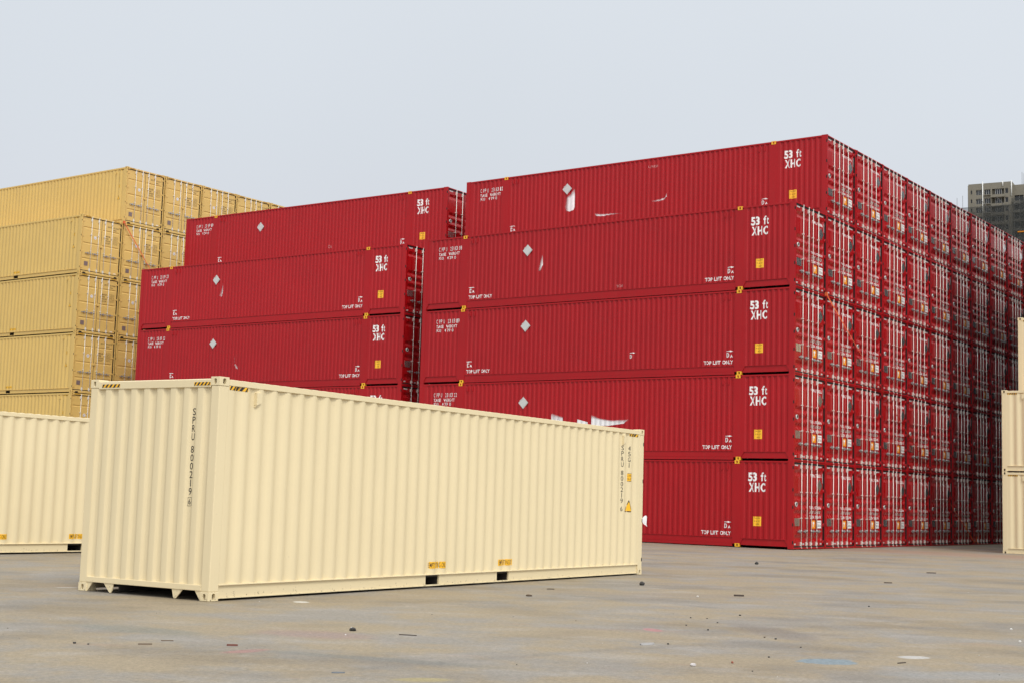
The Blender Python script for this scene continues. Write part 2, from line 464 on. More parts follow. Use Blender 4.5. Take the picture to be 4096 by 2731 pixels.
def red_container():
    root = bpy.data.objects.new("shipping_container", None); COL.objects.link(root)
    root.empty_display_size = 0.5
    # posts
    for yy in (0, 1):
        m = (lambda y: y) if yy == 0 else (lambda y: WR - y)
        def bx(b, x0, x1, y0, y1, z0, z1, mi=0, bev=0.0):
            a, c = m(y0), m(y1); b.box(x0, x1, min(a, c), max(a, c), z0, z1, mi, bev)
        b = MB(); bx(b, 15.955, LR, 0, 0.05, 0, HR - .002, 0, 0.006); bx(b, 15.955, 16.02, 0.05, 0.12, 0.1, HR - .1)
        bx(b, 15.935, LR, -0.001, .10, HR - .05, HR, 0, .004)
        for z in (0.22, 0.80, 1.38, 1.95, 2.68):
            bx(b, LR - .035, LR + .004, -0.004, 0.006, z - .05, z + .05, 1)
        b.build("corner_post", [RED, HOLE], root)
        b = MB(); bx(b, 0, .19, 0, .16, 0, HR - .002, 0, 0.008); bx(b, -.002, .21, -0.001, .17, HR - .05, HR, 0, .004)
        b.build("corner_post", [RED], root)
        for x0 in (1.935, 13.927):
            b = MB(); bx(b, x0, x0 + .292, .004, .10, .10, HR - .10, 0, 0.005)
            b.build("intermediate_post", [RED], root)
        # walls
        b = MB()
        for pr in rprof:
            zb = 0.29 if pr[0][0] < 2 or pr[0][0] > 14 else 0.31
            rp = rounded(pr, 0.006)
            b.sheet([0], [0], lambda u, v: (0, 0, 0)) if False else None
            g = [(p[0], m(R_OUT + p[1])) for p in rp]
            b.sheet(range(len(g)), [zb, 2.85], lambda i, z: (g[i][0], g[i][1], z), smooth=False)
        wall = b.build("side_wall", [RED], root)
        b = MB()
        bx(b, .19, 15.96, .002, .07, 2.835, 2.892, 0, 0.004)
        b.build("top_side_rail", [RED], root)
        b = MB()
        bx(b, 2.227, 13.927, .000, .07, .300, .312, 0); bx(b, 2.227, 13.927, .020, .07, .112, .300); bx(b, 2.227, 13.927, .006, .07, .014, .108)
        for a, c in ((.19, 1.935), (14.219, 15.96)):
            bx(b, a, c, .000, .07, .286, .298); bx(b, a, c, .028, .07, .085, .286); bx(b, a, c, .010, .075, .070, .085)
            for xx, s_ in ((a, 1), (c, -1)):
                pts = [(xx, .285), (xx + s_ * .11, .285), (xx, .10)]
                ya, yb = m(.003), m(.028)
                b.prism(pts, 'y', min(ya, yb), max(ya, yb))
        b.build("bottom_side_rail", [RED], root)
        # yellow castings at the 40 ft lifting points
        for x0 in (1.981, 13.995):
            for z0, z1, dx in ((0.0, .118, .035), (HR - .118, HR, 0.0)):
                b = MB()
                a, c = m(-.004), m(.12)
                casting(b, x0 + dx, x0 + dx + .178, min(a, c), max(a, c), z0 + .0015, z1 + (.004 if z1 > 1 else -.0015), sy=-1 if yy == 0 else 1)
                b.build("corner_casting", [CASTY, HOLE], root)
        if yy == 0: near_wall = wall
        for xx in ((13.52, 13.73), (2.44, 2.66)):
            for x in xx:
                b = MB()
                a, c = m(-.012), m(.03)
                b.prism([(x - .035, 2.76), (x + .035, 2.76), (x + .035, 2.60), (x, 2.565), (x - .035, 2.60)], 'y', min(a, c), max(a, c))
                b.build("lashing_hook", [RED], root)
    # near side artwork
    for ws in ((("TOP", 12.744, 13.03), ("LIFT", 13.11, 13.39), ("ONLY", 13.475, 13.858)), (("TOP", 2.323, 2.61), ("LIFT", 2.69, 2.97), ("ONLY", 3.055, 3.441))):
        a = Art(R_SIDE)
        for t_, u, w in ws: a.text(t_, u, w, .375, .505, bold=.022)
        a.build("lettering", [WHT], near_wall)
    for u, sgn in ((13.615, 1), (2.345, -1)):
        a = Art(R_SIDE); a.text("D", u, u + .115, .605, .765, bold=.03); a.text("A", u + .145, u + .23, .605, .70, bold=.03)
        a.build("lettering", [WHT], near_wall)
        a = Art(R_SIDE); a.rect(u, u + .21, .805, .828)
        t = u + .25 if sgn > 0 else u - .04
        bse = u + .14 if sgn > 0 else u + .07
        a.poly([(bse, .785), (t, .816), (bse, .847)] if sgn > 0 else [(bse, .847), (t, .816), (bse, .785)], lz=.0006)
        a.build("arrow_mark", [WHT], near_wall)
    Art(R_SIDE).text("53", 14.50, 14.81, 2.20, 2.50, bold=.036).text("f", 14.965, 15.06, 2.21, 2.51, bold=.02).text("t", 15.085, 15.165, 2.21, 2.45, bold=.02).build("lettering", [WHT], near_wall)
    Art(R_SIDE).text("X", 14.53, 14.72, 1.85, 2.155, bold=.032).text("H", 14.75, 14.92, 1.85, 2.155, bold=.032).text("C", 14.96, 15.135, 1.85, 2.155, bold=.032).build("lettering", [WHT], near_wall)
    a = Art(R_SIDE); a.rect(14.703, 14.985, .715, 1.03).text("CAUTION", 14.735, 14.955, .955, 1.0, 1, lz=.001).text("9'-6 1/2\"", 14.735, 14.955, .855, .90, 1, lz=.001).text("HIGH", 14.79, 14.91, .755, .80, 1, lz=.001)
    a.build("height_sticker", [ORG, BLK], near_wall)
    Art(R_SIDE).text("TARE", .738, 1.085, 2.19, 2.31, bold=.012).text("WEIGHT", 1.243, 1.775, 2.19, 2.31, bold=.012).build("lettering", [WHT], near_wall)
    Art(R_SIDE).text("(KG)", .725, .995, 2.02, 2.15, bold=.012).text("4", 1.165, 1.245, 2.03, 2.15, bold=.012).text("79", 1.275, 1.46, 2.03, 2.15, bold=.012).text("0", 1.51, 1.59, 2.03, 2.15, bold=.012).build("lettering", [WHT], near_wall)
    b = MB(); r = .225
    b.prism([(5.105 - r, 2.085), (5.105, 2.085 - r), (5.105 + r, 2.085), (5.105, 2.085 + r)], 'y', -.002, .012)
    b.prism([(5.105 - r * .5 - .035, 2.085 + r * .5 - .035), (5.105 - .02, 2.085 + r - .075), (5.105 - .035, 2.085 + r - .06), (5.105 - r * .5 - .05, 2.085 + r * .5 - .02)], 'y', -.010, -.002)
    b.prism([(5.105 - r * .1, 2.085 - r * .9), (5.105 + r * .9, 2.085 + r * .1), (5.105 + r * .86, 2.085 + r * .14), (5.105 - r * .14, 2.085 - r * .86)], 'y', -.010, -.002)
    b.build("diamond_placard", [ALUD], near_wall)
    # blank end
    ep = corrug(.16, WR - .16, 9, .07, .055, .07, .045)
    b = MB(); g = rounded(ep, .012); b.sheet(range(len(g)), [.2, 2.78], lambda i, z: (.02 + g[i][1], g[i][0], z)); b.build("end_wall", [RED], root)
    b = MB(); b.box(.004, .10, .16, WR - .16, 2.78, 2.885, 0, .005); b.build("end_header", [RED], root)
    b = MB(); b.box(.004, .10, .16, WR - .16, .06, .20, 0, .005); b.build("end_sill", [RED], root)
    # roof, floor
    rf = rounded(corrug(.1, 16.03, 77, .09, .02, .08, -.016), .006)
    b = MB(); b.sheet(range(len(rf)), [.06, .16, WR - .16, WR - .06], lambda i, y: (rf[i][0], y, 2.878 - (rf[i][1] if .1 < y < 2.5 else 0)))
    b.build("roof_panel", [RED], root)
    b = MB(); b.box(.1, 16.0, .07, WR - .07, .17, .20)
    for i in range(32): b.box(.4 + i * .5, .46 + i * .5, .07, WR - .07, .05, .17)
    b.build("underframe", [FLOORM], root)
    # door end
    b = MB(); b.box(LR - .09, LR - .012, .05, WR - .05, 2.862, 2.896, 0, .004); b.box(LR - .10, LR - .075, .05, WR - .05, 2.80, 2.862)
    b.build("door_header", [RED], root)
    b = MB(); b.box(LR - .10, LR - .005, .05, WR - .05, .004, .055, 0, .004); b.box(LR - .10, LR - .075, .05, WR - .05, .055, .10)
    b.build("door_sill", [RED], root)
    for k in (0, 1):
        y0, y1 = (.13, 1.283) if k == 0 else (1.307, WR - .13)
        z0, z1 = .105, 2.805
        b = MB()
        for q in ((y0, y0 + .045, z0, z1), (y1 - .045, y1, z0, z1), (y0 + .045, y1 - .045, z0, z0 + .05), (y0 + .045, y1 - .045, z1 - .05, z1)):
            b.box(RDX - .05, RDX + .003, *q)
        pp = rounded([p for p in RG if z0 < p[0] < z1], .012)
        pp = [(z0 + .03, 0)] + pp + [(z1 - .03, 0)]
        # the pressing runs out before the leaf edge with sloping ends
        ysx = [y0 + .03, y0 + .06, y0 + .11, y1 - .11, y1 - .06, y1 - .03]
        def fx(y, i):
            e = 1.0 if y0 + .1 < y < y1 - .1 else 0.0
            return (RDX - pp[i][1] * e, y, pp[i][0])
        b.sheet(ysx, range(len(pp)), fx, smooth=False)
        door = b.build("door", [REDDOOR], root)
        b = MB()
        b.box(RDX - .03, RDX + .014, .055 if k == 0 else y0, y1 if k == 0 else WR - .055, z1 + .002, z1 + .054)
        b.box(RDX - .03, RDX + .014, .055 if k == 0 else y0, y1 if k == 0 else WR - .055, z0 - .046, z0 - .002)
        if k == 0:
            b.box(RDX - .05, RDX + .006, 1.2845, 1.3055, z0, z1); b.box(RDX - .06, RDX - .05, .06, y0, z0, z1)
        else:
            b.box(RDX - .06, RDX - .05, y1, WR - .056, z0, z1); b.box(RDX - .05, RDX + .036, WR - .056, WR - .0502, z0, z1)
        b.build("gasket", [GASK], door)
        for off in ((-.62, -.175) if k == 0 else (.175, .62)):
            y = WR / 2 + off
            rod_mesh(LR, y, .045, 2.872, (1.02, 1.88)).build("lock_rod", [RODW], door)
            handle_mesh(LR, y, .585, -1 if k == 0 else 1).build("handle", [GALV], door)
        for z in (.22, .80, 1.38, 1.95, 2.68):
            b = MB(); a, c = (.03, .20) if k == 0 else (WR - .20, WR - .03)
            b.box(RDX - .03, RDX + .016, a, c, z - .035, z + .035, 0, .004)
            b.cyl((RDX + .01, .085 if k == 0 else WR - .085, z - .06), (RDX + .01, .085 if k == 0 else WR - .085, z + .06), .018, 8)
            b.build("hinge", [RED], door)
        # tapes in the corners
        for q in (((.19, .45, 2.745, 2.79), (.17, .30, .14, .19), (.86, .96, .14, .19)) if k == 0 else ((2.06, 2.36, 2.745, 2.79), (2.24, 2.38, .14, .19), (1.50, 1.58, .14, .19))):
            Art(R_DOOR, .006).rect(*q).build("reflective_tape", [TAPE], door)
        if k == 0:
            b = MB(); b.box(RDX - .01, RDX + .012, .20, .385, .76, 1.02); b.box(RDX - .01, RDX + .012, .40, .585, .76, 1.02)
            b.build("data_plate", [ALU], door)
            b = MB(); b.cyl((RDX - .04, .345, 1.475), (RDX + .012, .345, 1.475), .075, 18, 0); b.box(RDX + .008, RDX + .022, .32, .37, 1.45, 1.53, 1)
            b.cyl((RDX - .04, .345, 1.475), (RDX + .015, .345, 1.475), .04, 14, 1)
            b.build("round_vent", [ALUD, HOLE], door)
        else:
            b = MB(); cy, cz, r = 2.185, 2.13, .20
            b.prism([(cy - r, cz), (cy, cz - r - .02), (cy + r, cz), (cy, cz + r + .02)], 'x', RDX + .004, RDX + .014)
            b.prism([(cy - r * .9, cz + .02), (cy - .01, cz + r - .01), (cy - .03, cz + r + .005), (cy - r, cz + .03)], 'x', RDX + .014, RDX + .024)
            b.build("diamond_placard", [ALU], door)
            a = Art(R_DOOR, .005)
            for j, (t1, t2) in enumerate((("GWT.:", "67200 lb"), ("TARE:", "10560 lb"), ("CU.CAP.:", "4070 cft"))):
                z = 1.33 - j * .155
                a.text(t1, 1.44, 1.78, z, z + .10, bold=.012); a.text(t2, 1.87, 2.33, z, z + .10, bold=.012)
            a.build("lettering", [WHT], door)
            a = Art(R_DOOR, .006); a.rect(1.56, 1.86, .68, .95).disc(1.70, .865, .07, 1, .001, ry=.045).poly([(1.66, .84), (1.72, .84), (1.70, .73), (1.66, .74)], 1, lz=.0012)
            a.build("warning_sticker", [ORG2, WHT], door)
            a = Art(R_DOOR, .006); a.rect(1.95, 2.34, .69, .95).text("Stacking Rating", 1.98, 2.31, .86, .91, 1, lz=.001).text("8,000 lbs", 1.98, 2.31, .72, .82, 1, lz=.001)
            a.build("rating_sticker", [WHT, BLK], door)
            b = MB(); b.box(RDX + .004, RDX + .012, 2.415, 2.435, 2.22, 2.55); b.build("reflective_tape", [TAPE], door)
    return root

def red_numbers(t, num, side=True):
    dn = find(t, "door")[1][0]
    w = find(t, "side_wall")[0][0]
    for key, surf, par, args in (('s', R_SIDE, w, (.738, 1.90, 2.37, 2.52)), ('d', R_DOOR, dn, (1.52, 2.34, 2.40, 2.52))):
        if key == 's' and not side: continue
        a = Art(surf, .003 if key == 's' else .005)
        if key == 's':
            for t_, u, w_ in (("C", .747, .812), ("P", .864, .917), ("P", .970, 1.035), ("U", 1.080, 1.136), (num[0], 1.298, 1.352), (num[1], 1.403, 1.468), (num[2], 1.516, 1.569), (num[3], 1.620, 1.685), (num[4], 1.734, 1.787), (num[5], 1.838, 1.900)): a.text(t_, u, w_, 2.37, 2.53, bold=.004)
        else: a.text("CPPU  " + num, *args, bold=.01)
        a.build("lettering", [WHT], par)

# ================================================================== 40 ft container
LC, WC, HC = 12.192, 2.438, 2.896
C_OUT, C_DEP = 0.010, 0.036
cprof = corrug(.178, LC - .178, 42, .072, .068, .070, C_DEP, .08)
C_SIDE = dict(ub=[(0, 0.0), (.178, 0.0)] + [(p[0] + (1e-4 if i == 0 else 0), p[1] + C_OUT) for i, p in enumerate(cprof)], map=lambda u, v, d: Vector((u, d, v)))
eprof = [(.13, 0.0)]
for i_ in range(9):
    q_ = .150 + .2491 * i_; eprof += [(q_, 0.0), (q_ + .036, .036), (q_ + .109, .036), (q_ + .145, 0.0)]
eprof.append((WC - .13, 0.0))
C_END = dict(ub=[(-WC, 0)] + [(-WC + p[0], p[1] + .012) for p in eprof] , map=lambda u, v, d: Vector((d, -u, v)))   # u = -y, so that u grows to the viewer's right
CG = groove([.745, 1.51, 2.275], .085, .022, .03)
CDX = LC - .050
C_DOOR = dict(vb=CG, map=lambda u, v, d: Vector((CDX - d, u, v)))

def small_container(P, txt=BLK, plate=PURP, triangle=True):
    root = bpy.data.objects.new("shipping_container", None); COL.objects.link(root)
    for yy in (0, 1):
        m = (lambda y: y) if yy == 0 else (lambda y: WC - y)
        def bx(b, x0, x1, y0, y1, z0, z1, mi=0, bev=0.0):
            a, c = m(y0), m(y1); b.box(x0, x1, min(a, c), max(a, c), z0, z1, mi, bev)
        sy = -1 if yy == 0 else 1
        # blank-end post and castings
        b = MB(); bx(b, .006, .182, .006, .150, .118, 2.778, 0, .012); b.build("corner_post", [P], root)
        b = MB(); bx(b, LC - .182, LC - .002, .006, .053, .118, 2.778, 0, .006); bx(b, LC - .17, LC - .09, .053, .11, .118, 2.778)
        for z in (.30, 1.075, 1.857, 2.60):
            bx(b, LC - .03, LC + .001, .003, .010, z - .035, z + .035, 1)
        b.build("corner_post", [P, HOLE], root)
        for x0, sx in ((0, -1), (LC - .178, 1)):
            for z0 in (0.0, HC - .118):
                b = MB(); a, c = m(0), m(.162)
                casting(b, x0, x0 + .178, min(a, c), max(a, c), z0 + (.0015 if z0 == 0 else 0), z0 + .118 - (.0015 if z0 > 0 else 0), sx=sx, sy=sy)
                bmesh.ops.remove_doubles(b.bm, verts=b.bm.verts, dist=1e-5)
                es = [e for e in b.bm.edges if len(e.link_faces) == 2 and e.calc_length() > .1 and e.calc_face_angle(0) > 1.2]
                bmesh.ops.bevel(b.bm, geom=es, offset=.007, segments=2, affect='EDGES', profile=.6)
                b.build("corner_casting", [P, HOLE], root)
        b = MB(); g = [(p[0], m(C_OUT + p[1])) for p in rounded(cprof, .032)]
        b.sheet(range(len(g)), [.205, 2.80], lambda i, z: (g[i][0], g[i][1], z))
        wall = b.build("side_wall", [P], root)
        if yy == 0: near_wall = wall
        b = MB(); bx(b, .178, LC - .178, .004, .062, 2.79, 2.868, 0, .006); b.build("top_side_rail", [P], root)
        b = MB()
        bx(b, .178, LC - .178, -.001, .06, .198, .212, 0, .003)
        for a, c in ((.178, 4.801), (5.162, 6.864), (7.235, LC - .178)):
            bx(b, a, c, .030, .060, .04, .198); bx(b, a, c, .012, .060, .030, .042)
        for a, c in ((4.801, 5.162), (6.864, 7.235)):
            bx(b, a - .03, c + .03, .014, .05, .028, .050)
        b.build("bottom_side_rail", [P], root)
        for x in ((.71, .80), (11.30, 11.39)):
            b = MB(); 
            a, c = m(-.012), m(.06)
            b.prism([(x[0], 2.735), (x[1], 2.735), (x[1], 2.60), (x[0], 2.565)], 'y', min(a, c), max(a, c))
            b.prism([(x[0], 2.562), (x[1], 2.597), (x[1], 2.555), (x[0], 2.54)], 'y', m(.012) if yy == 0 else m(.06), m(.06) if yy == 0 else m(.012), 0)
            b.build("vent", [P, BRN], root)
    # artwork, near side
    for u in (4.865, 6.875):
        a = Art(C_SIDE); a.rect(u, u + .478, .298, .402).text("EMPTY LIFTING ONLY", u + .015, u + .462, .312, .388, 1, bold=.002, lz=.001)
        a.build("lifting_sticker", [ORG, BRN], near_wall)
    a = Art(C_SIDE); a.hazard(.198, .550, 2.735, 2.785, 4).build("hazard_stripe", [ORG, BLK], near_wall)
    a = Art(C_SIDE); a.hazard(11.59, 11.94, 2.735, 2.785, 4).build("hazard_stripe", [ORG, BLK], near_wall)
    a = Art(C_SIDE); a.vtext("45G1", 11.594, .055, 2.538, .090, .111).build("lettering", [txt], near_wall)
    a = Art(C_SIDE); a.rect(11.545, 11.675, 1.84, 2.0, 1).rect(11.552, 11.668, 1.847, 1.993, 0, .0008).text("2.9m", 11.56, 11.66, 1.93, 1.975, 1, lz=.0014).text("9'6\"", 11.56, 11.66, 1.86, 1.905, 1, lz=.0014)
    a.build("height_sticker", [ORG, BLK], near_wall)
    if triangle:
        a = Art(C_SIDE); a.poly([(11.480, 1.24), (11.725, 1.24), (11.603, 1.475)], 1).poly([(11.500, 1.257), (11.700, 1.257), (11.603, 1.440)], 0, lz=.0008)
        a.build("warning_triangle", [ORG, BLK], near_wall)
    # blank end
    b = MB(); g = rounded(eprof, .012); b.sheet(range(len(g)), [.19, 2.77], lambda i, z: (.012 + g[i][1], g[i][0], z)); ew = b.build("end_wall", [P], root)
    b = MB(); b.box(.002, .08, .162, WC - .162, 2.76, 2.862, 0, .006); hd = b.build("end_header", [P], root)
    b = MB(); b.box(.002, .10, .150, WC - .150, .128, .200, 0, .005)
    for pts in ([(.155, .130), (.265, .130), (.165, .004), (.155, .004)], [(.48, .130), (.675, .130), (.645, .03), (.63, .006), (.60, .006)]):
        for q in (pts, [(WC - p[0], p[1]) for p in pts]):
            b.prism(q, 'x', .014, .030)
    b.build("end_sill", [P], root)
    S0 = dict(ub=[(-WC, 0), (0, 0)], map=lambda u, v, d: Vector((.002 + d, -u, v)))
    a = Art(S0); a.hazard(-.458, -.166, 2.782, 2.826, 4).build("hazard_stripe", [ORG, BLK], hd)
    a = Art(S0); a.hazard(-2.205, -1.855, 2.782, 2.826, 4).build("hazard_stripe", [ORG, BLK], hd)
    # roof and floor
    rf = rounded(corrug(.05, LC - .05, 58, .085, .03, .06, -.022), .010)
    b = MB(); b.sheet(range(len(rf)), [.02, .045, .12, WC - .12, WC - .045, WC - .02], lambda i, y: (rf[i][0], y, 2.860 - (rf[i][1] * (1 if .1 < y < 2.33 else .55) if .03 < y < 2.41 else 0)))
    b.build("roof_panel", [P], root)
    b = MB(); b.box(.09, LC - .1, .06, WC - .06, .165, .195)
    for i in range(30):
        x = .45 + i * .38
        if x < 3.3:
            b.box(x, x + .05, .06, .70, .05, .165); b.box(x, x + .05, WC - .70, WC - .06, .05, .165)
        elif not (4.72 < x < 5.2 or 6.8 < x < 7.26): b.box(x, x + .05, .06, WC - .06, .05, .165)
    b.box(.1, 3.3, .68, .70, .03, .165); b.box(.1, 3.3, WC - .70, WC - .68, .03, .165)
    for x in (4.79, 5.165, 6.853, 7.238): b.box(x, x + .01, .06, WC - .06, .05, .165)
    b.build("underframe", [FLOORM], root)
    # door end
    b = MB(); b.box(LC - .09, LC - .006, .162, WC - .162, 2.80, 2.872, 0, .004); b.box(LC - .09, LC - .075, .05, WC - .05, 2.76, 2.80)
    hd = b.build("door_header", [P], root)
    SH = dict(ub=[(0, 0), (WC, 0)], map=lambda u, v, d: Vector((LC - .006 - d, u, v)))
    for u in (.20, 1.94):
        Art(SH).hazard(u, u + .30, 2.815, 2.862, 4).build("hazard_stripe", [ORG, BLK], hd)
    b = MB(); b.box(LC - .10, LC - .003, .162, WC - .162, .012, .128, 0, .004); b.box(LC - .10, LC - .075, .05, WC - .05, .128, .16)
    for y in (.20, 2.07): b.box(LC - .02, LC + .001, y, y + .17, .012, .075, 1)
    b.build("door_sill", [P, HOLE], root)
    for k in (0, 1):
        y0, y1 = (.098, 1.208) if k == 0 else (1.230, WC - .098)
        z0, z1 = .172, 2.765
        b = MB()
        for q in ((y0, y0 + .045, z0, z1), (y1 - .045, y1, z0, z1), (y0 + .045, y1 - .045, z0, z0 + .05), (y0 + .045, y1 - .045, z1 - .05, z1)):
            b.box(CDX - .05, CDX + .003, *q)
        pp = [(z0 + .03, 0)] + rounded([p for p in CG if z0 < p[0] < z1], .006) + [(z1 - .03, 0)]
        ysx = [y0 + .03, y0 + .06, y0 + .08, y1 - .08, y1 - .06, y1 - .03]
        b.sheet(ysx, range(len(pp)), lambda y, i: (CDX - pp[i][1] * (1.0 if y0 + .07 < y < y1 - .07 else 0.0), y, pp[i][0]), smooth=False)
        door = b.build("door", [P], root)
        b = MB()
        b.box(CDX - .03, CDX + .010, .055 if k == 0 else y0, y1 if k == 0 else WC - .055, z1 + .002, z1 + .026)
        b.box(CDX - .03, CDX + .010, .055 if k == 0 else y0, y1 if k == 0 else WC - .055, z0 - .028, z0 - .002)
        if k == 0:
            b.box(CDX - .05, CDX + .006, 1.2085, 1.2295, z0, z1); b.box(CDX - .06, CDX - .05, .055, y0, z0, z1)
        else:
            b.box(CDX - .06, CDX - .02, y1, WC - .060, z0, z1); b.box(CDX - .06, CDX + .030, WC - .060, WC - .0535, z0, z1)
        b.build("gasket", [GASK], door)
        for off in ((-.61, -.19) if k == 0 else (.19, .61)):
            y = WC / 2 + off
            rod_mesh(LC, y, .115, 2.83, (1.14, 1.95), (.215, 2.68)).build("lock_rod", [RODW], door)
            handle_mesh(LC, y, 1.02, -1 if k == 0 else 1, .30).build("handle", [GALV], door)
        for z in (.30, 1.075, 1.857, 2.60):
            b = MB(); a, c = (.03, .19) if k == 0 else (WC - .19, WC - .03)
            b.box(CDX - .03, CDX + .018, a, c, z - .04, z + .04, 0, .004); b.build("hinge", [P], door)
        if k == 0:
            b = MB(); b.box(CDX, CDX + .05, 1.16, 1.29, 1.40, 1.50, 0, .005); b.build("lock_box", [P], door)
            a = Art(C_DOOR, .006); a.disc(.86, 1.84, .082, 0).disc(.86, 1.84, .052, 1, .001, ry=.06).disc(.86, 1.84, .032, 0, .002, ry=.042)
            a.build("round_sticker", [WHT, PURP], door)
            b = MB(); b.box(CDX + .003, CDX + .012, .285, .50, .40, .61); b.build("data_plate", [plate], door)
        else:
            a = Art(C_DOOR, .005)
            a.text("45G1", 1.91, 2.10, 2.365, 2.425, bold=.006)
            for j, s_ in enumerate(("MAX.GR.", "TARE", "PAYLOAD", "CU.CAP.")):
                z = 1.985 - j * .112; a.text(s_, 1.475, 1.475 + (.17 if s_ == 'TARE' else .29), z, z + .075, bold=.012)
            for j, s_ in enumerate(("32,500 KG", "71,650 LB", "3,800 KG", "8,380 LB", "28,700 KG", "63,270 LB", "76.4 CU.M", "2,700 CU.F")):
                z = 2.045 - j * .054; a.text(s_, 1.93, 2.20, z, z + .034)
            a.build("lettering", [BRN], door)
            a = Art(C_DOOR, .005); a.rect(2.06, 2.20, .215, .245); a.build("reflective_tape", [WHT], door)
    return root

def small_numbers(t, prefix, num, chk, txt=BLK, end=True, door=True):
    w = find(t, "side_wall")[0][0]
    a = Art(C_SIDE); a.vtext(prefix + " " + num, 11.31, .052, 2.537, .090, .109).text(chk, 11.287, 11.333, 1.254, 1.345); a.build("lettering", [txt], w)
    if door:
        dn = find(t, "door")[1][0]
        a = Art(C_DOOR, .005); a.text(prefix + "  " + num, 1.575, 2.255, 2.475, 2.545, bold=.004).text(chk, 2.315, 2.355, 2.475, 2.545, bold=.004)
        a.build("lettering", [BRN], dn)
    if end:
        ew = find(t, "end_wall")[0][0]
        a = Art(C_END)
        a.vtext(prefix + " " + num, -.472, .052, 2.487, .092, .110)
        a.text(chk, -.493, -.453, 1.228, 1.296)
        for q in ((-.505, -.437, 1.205, 1.210), (-.505, -.437, 1.313, 1.318), (-.505, -.501, 1.210, 1.313), (-.441, -.437, 1.210, 1.313)): a.rect(*q)
        a.build("lettering", [txt], ew)

# ------------------------------------------------------------------ placing
def put(t, x, y, z, yaw, cx, cy, cz, jit=0.0):
    r = t[0]
    ox = cx + random.uniform(-jit, jit)
    r.location = (x + ox * math.cos(yaw) - cy * math.sin(yaw), y + ox * math.sin(yaw) + cy * math.cos(yaw), z + cz)
    r.rotation_euler = (0, 0, yaw)
    return t

ORD = ["", "first", "second", "third", "fourth", "fifth", "sixth", "seventh", "eighth", "ninth", "tenth", "eleventh", "twelfth"]
P_RED = snapshot(red_container())
P_YEL = snapshot(small_container(YEL))
P_BEI = snapshot(small_container(BEI, BLK))
P_BLU = snapshot(small_container(BLU, WHT))
AISLE_LIGHT_BLOCK = None
# copies must be made from number-free trees, so the originals are taken last
PENDING = []
def order(kind, stack, col, tier, label, group, number, **kw):
    PENDING.append((kind, stack, col, tier, label, group, number, kw))

B = (-3.63455, 56.42595, 0.009, -0.629706, 2.6168, HR)
A = (-17.73007, 66.69090, 0.05, -0.605170, 2.6168, HR)
C = (-30.9597, 75.20479, 0.055, -0.630048, 2.500, HC)
D = (-3.78040, 18.37386, -0.0545, 1.007104, 2.5, HC)
E_ = (-13.11993, 24.61065, -0.0475, 0.971170, 2.5, HC)
F = (17.51613, 50.39144, -0.031, -0.629542, 2.5, HC)

LV = {1: "on the ground", 2: "second tier up", 3: "third tier up", 4: "fourth tier up", 5: "fifth tier up", 6: "top tier"}
bn = {(1, 5): None, (2, 5): "238312", (1, 4): "238308", (1, 3): "238319", (1, 2): "238322", (1, 1): "238311"}
for col in range(1, 12):
    for tier in range(1, 6):
        if col == 1 and tier == 5: continue
        num = bn.get((col, tier)) or "2383%02d" % ((col * 7 + tier * 13) % 90 + 10)
        if col == 1: where = "nearest column of the right block, whole side showing"
        else: where = "%s column back in the right block, door end showing" % ORD[col]
        if (col, tier) == (2, 5): where = "at the right block's top corner, whole side showing"
        order('red', B, col, tier, "red container %s, %s" % ("top tier" if tier == 5 else LV[tier], where), "red containers in the right block", num, side=(col == 1 or (col, tier) == (2, 5)))
an = {(2, 5): "238919", (1, 4): "238923", (1, 3): "238922"}
for col in (1, 2, 3):
    for tier in range(1, 6):
        if (col == 1 and tier == 5) or (col == 3 and tier < 4): continue
        num = an.get((col, tier)) or "2389%02d" % (col * 20 + tier)
        where = {1: "nearest column of the left red block", 2: "second column back in the left red block", 3: "third column back in the left red block"}[col]
        order('red', A, col, tier, "red container %s, %s" % ("top tier" if tier == 5 else LV[tier], where), "red containers in the left block", num, side=col < 3)
cn = {(2, 6): ("815411", "3"), (3, 6): ("815604", "0"), (4, 6): ("815670", "5"), (5, 6): ("815568", "2"), (1, 5): ("815661", "0"), (2, 5): ("815413", "4"), (1, 4): ("815586", "6"), (1, 3): ("815579", "0")}
for col in range(1, 8):
    for tier in range(1, 7):
        if (col == 1 and tier == 6) or (col > 4 and tier < 5) or (col > 2 and tier < 3): continue
        num = cn.get((col, tier)) or ("8156%02d" % (col * 9 + tier), str((col + tier * 3) % 10))
        where = "nearest column of the mustard block" if col == 1 else "%s column back in the mustard block" % ORD[col]
        order('yel', C, col, tier, "mustard yellow container %s, %s" % (LV[tier], where), "mustard yellow containers", num)
order('bei', D, 1, 1, "cream container standing alone in the foreground, blank end towards the left", None, ("800219", "6"), end=True)
order('bei', E_, 1, 1, "cream container at the left edge, half hidden behind the lone foreground one", None, ("800224", "1"), end=True)
for col in range(3, 12):
    for tier in range(1, 7):
        order('blu', F, col, tier, "navy container %s, %s column of the navy stacks opposite the red doors" % (LV[tier], ORD[col - 2]), "navy containers across the aisle", ("8003%02d" % (col * 6 + tier), str((col + tier) % 10)), end=False)
_yb = F[3]
_o = (B[0] + 19.7 * math.cos(_yb) - 30.6 * math.sin(_yb), B[1] + 19.7 * math.sin(_yb) + 30.6 * math.cos(_yb))
AISLE_LIGHT_BLOCK = (_o[0], _o[1], 0.0, _yb + math.pi / 2, 2.5, HC)  # unseen stack, added to keep sky light out of the aisle's far end
for tier in range(1, 6):
    order('blu', AISLE_LIGHT_BLOCK, 1, tier, "navy container %s, added unseen to block light at the aisle end" % LV[tier], "unseen navy containers added to block aisle light", ("8004%02d" % tier, "1"), end=False)
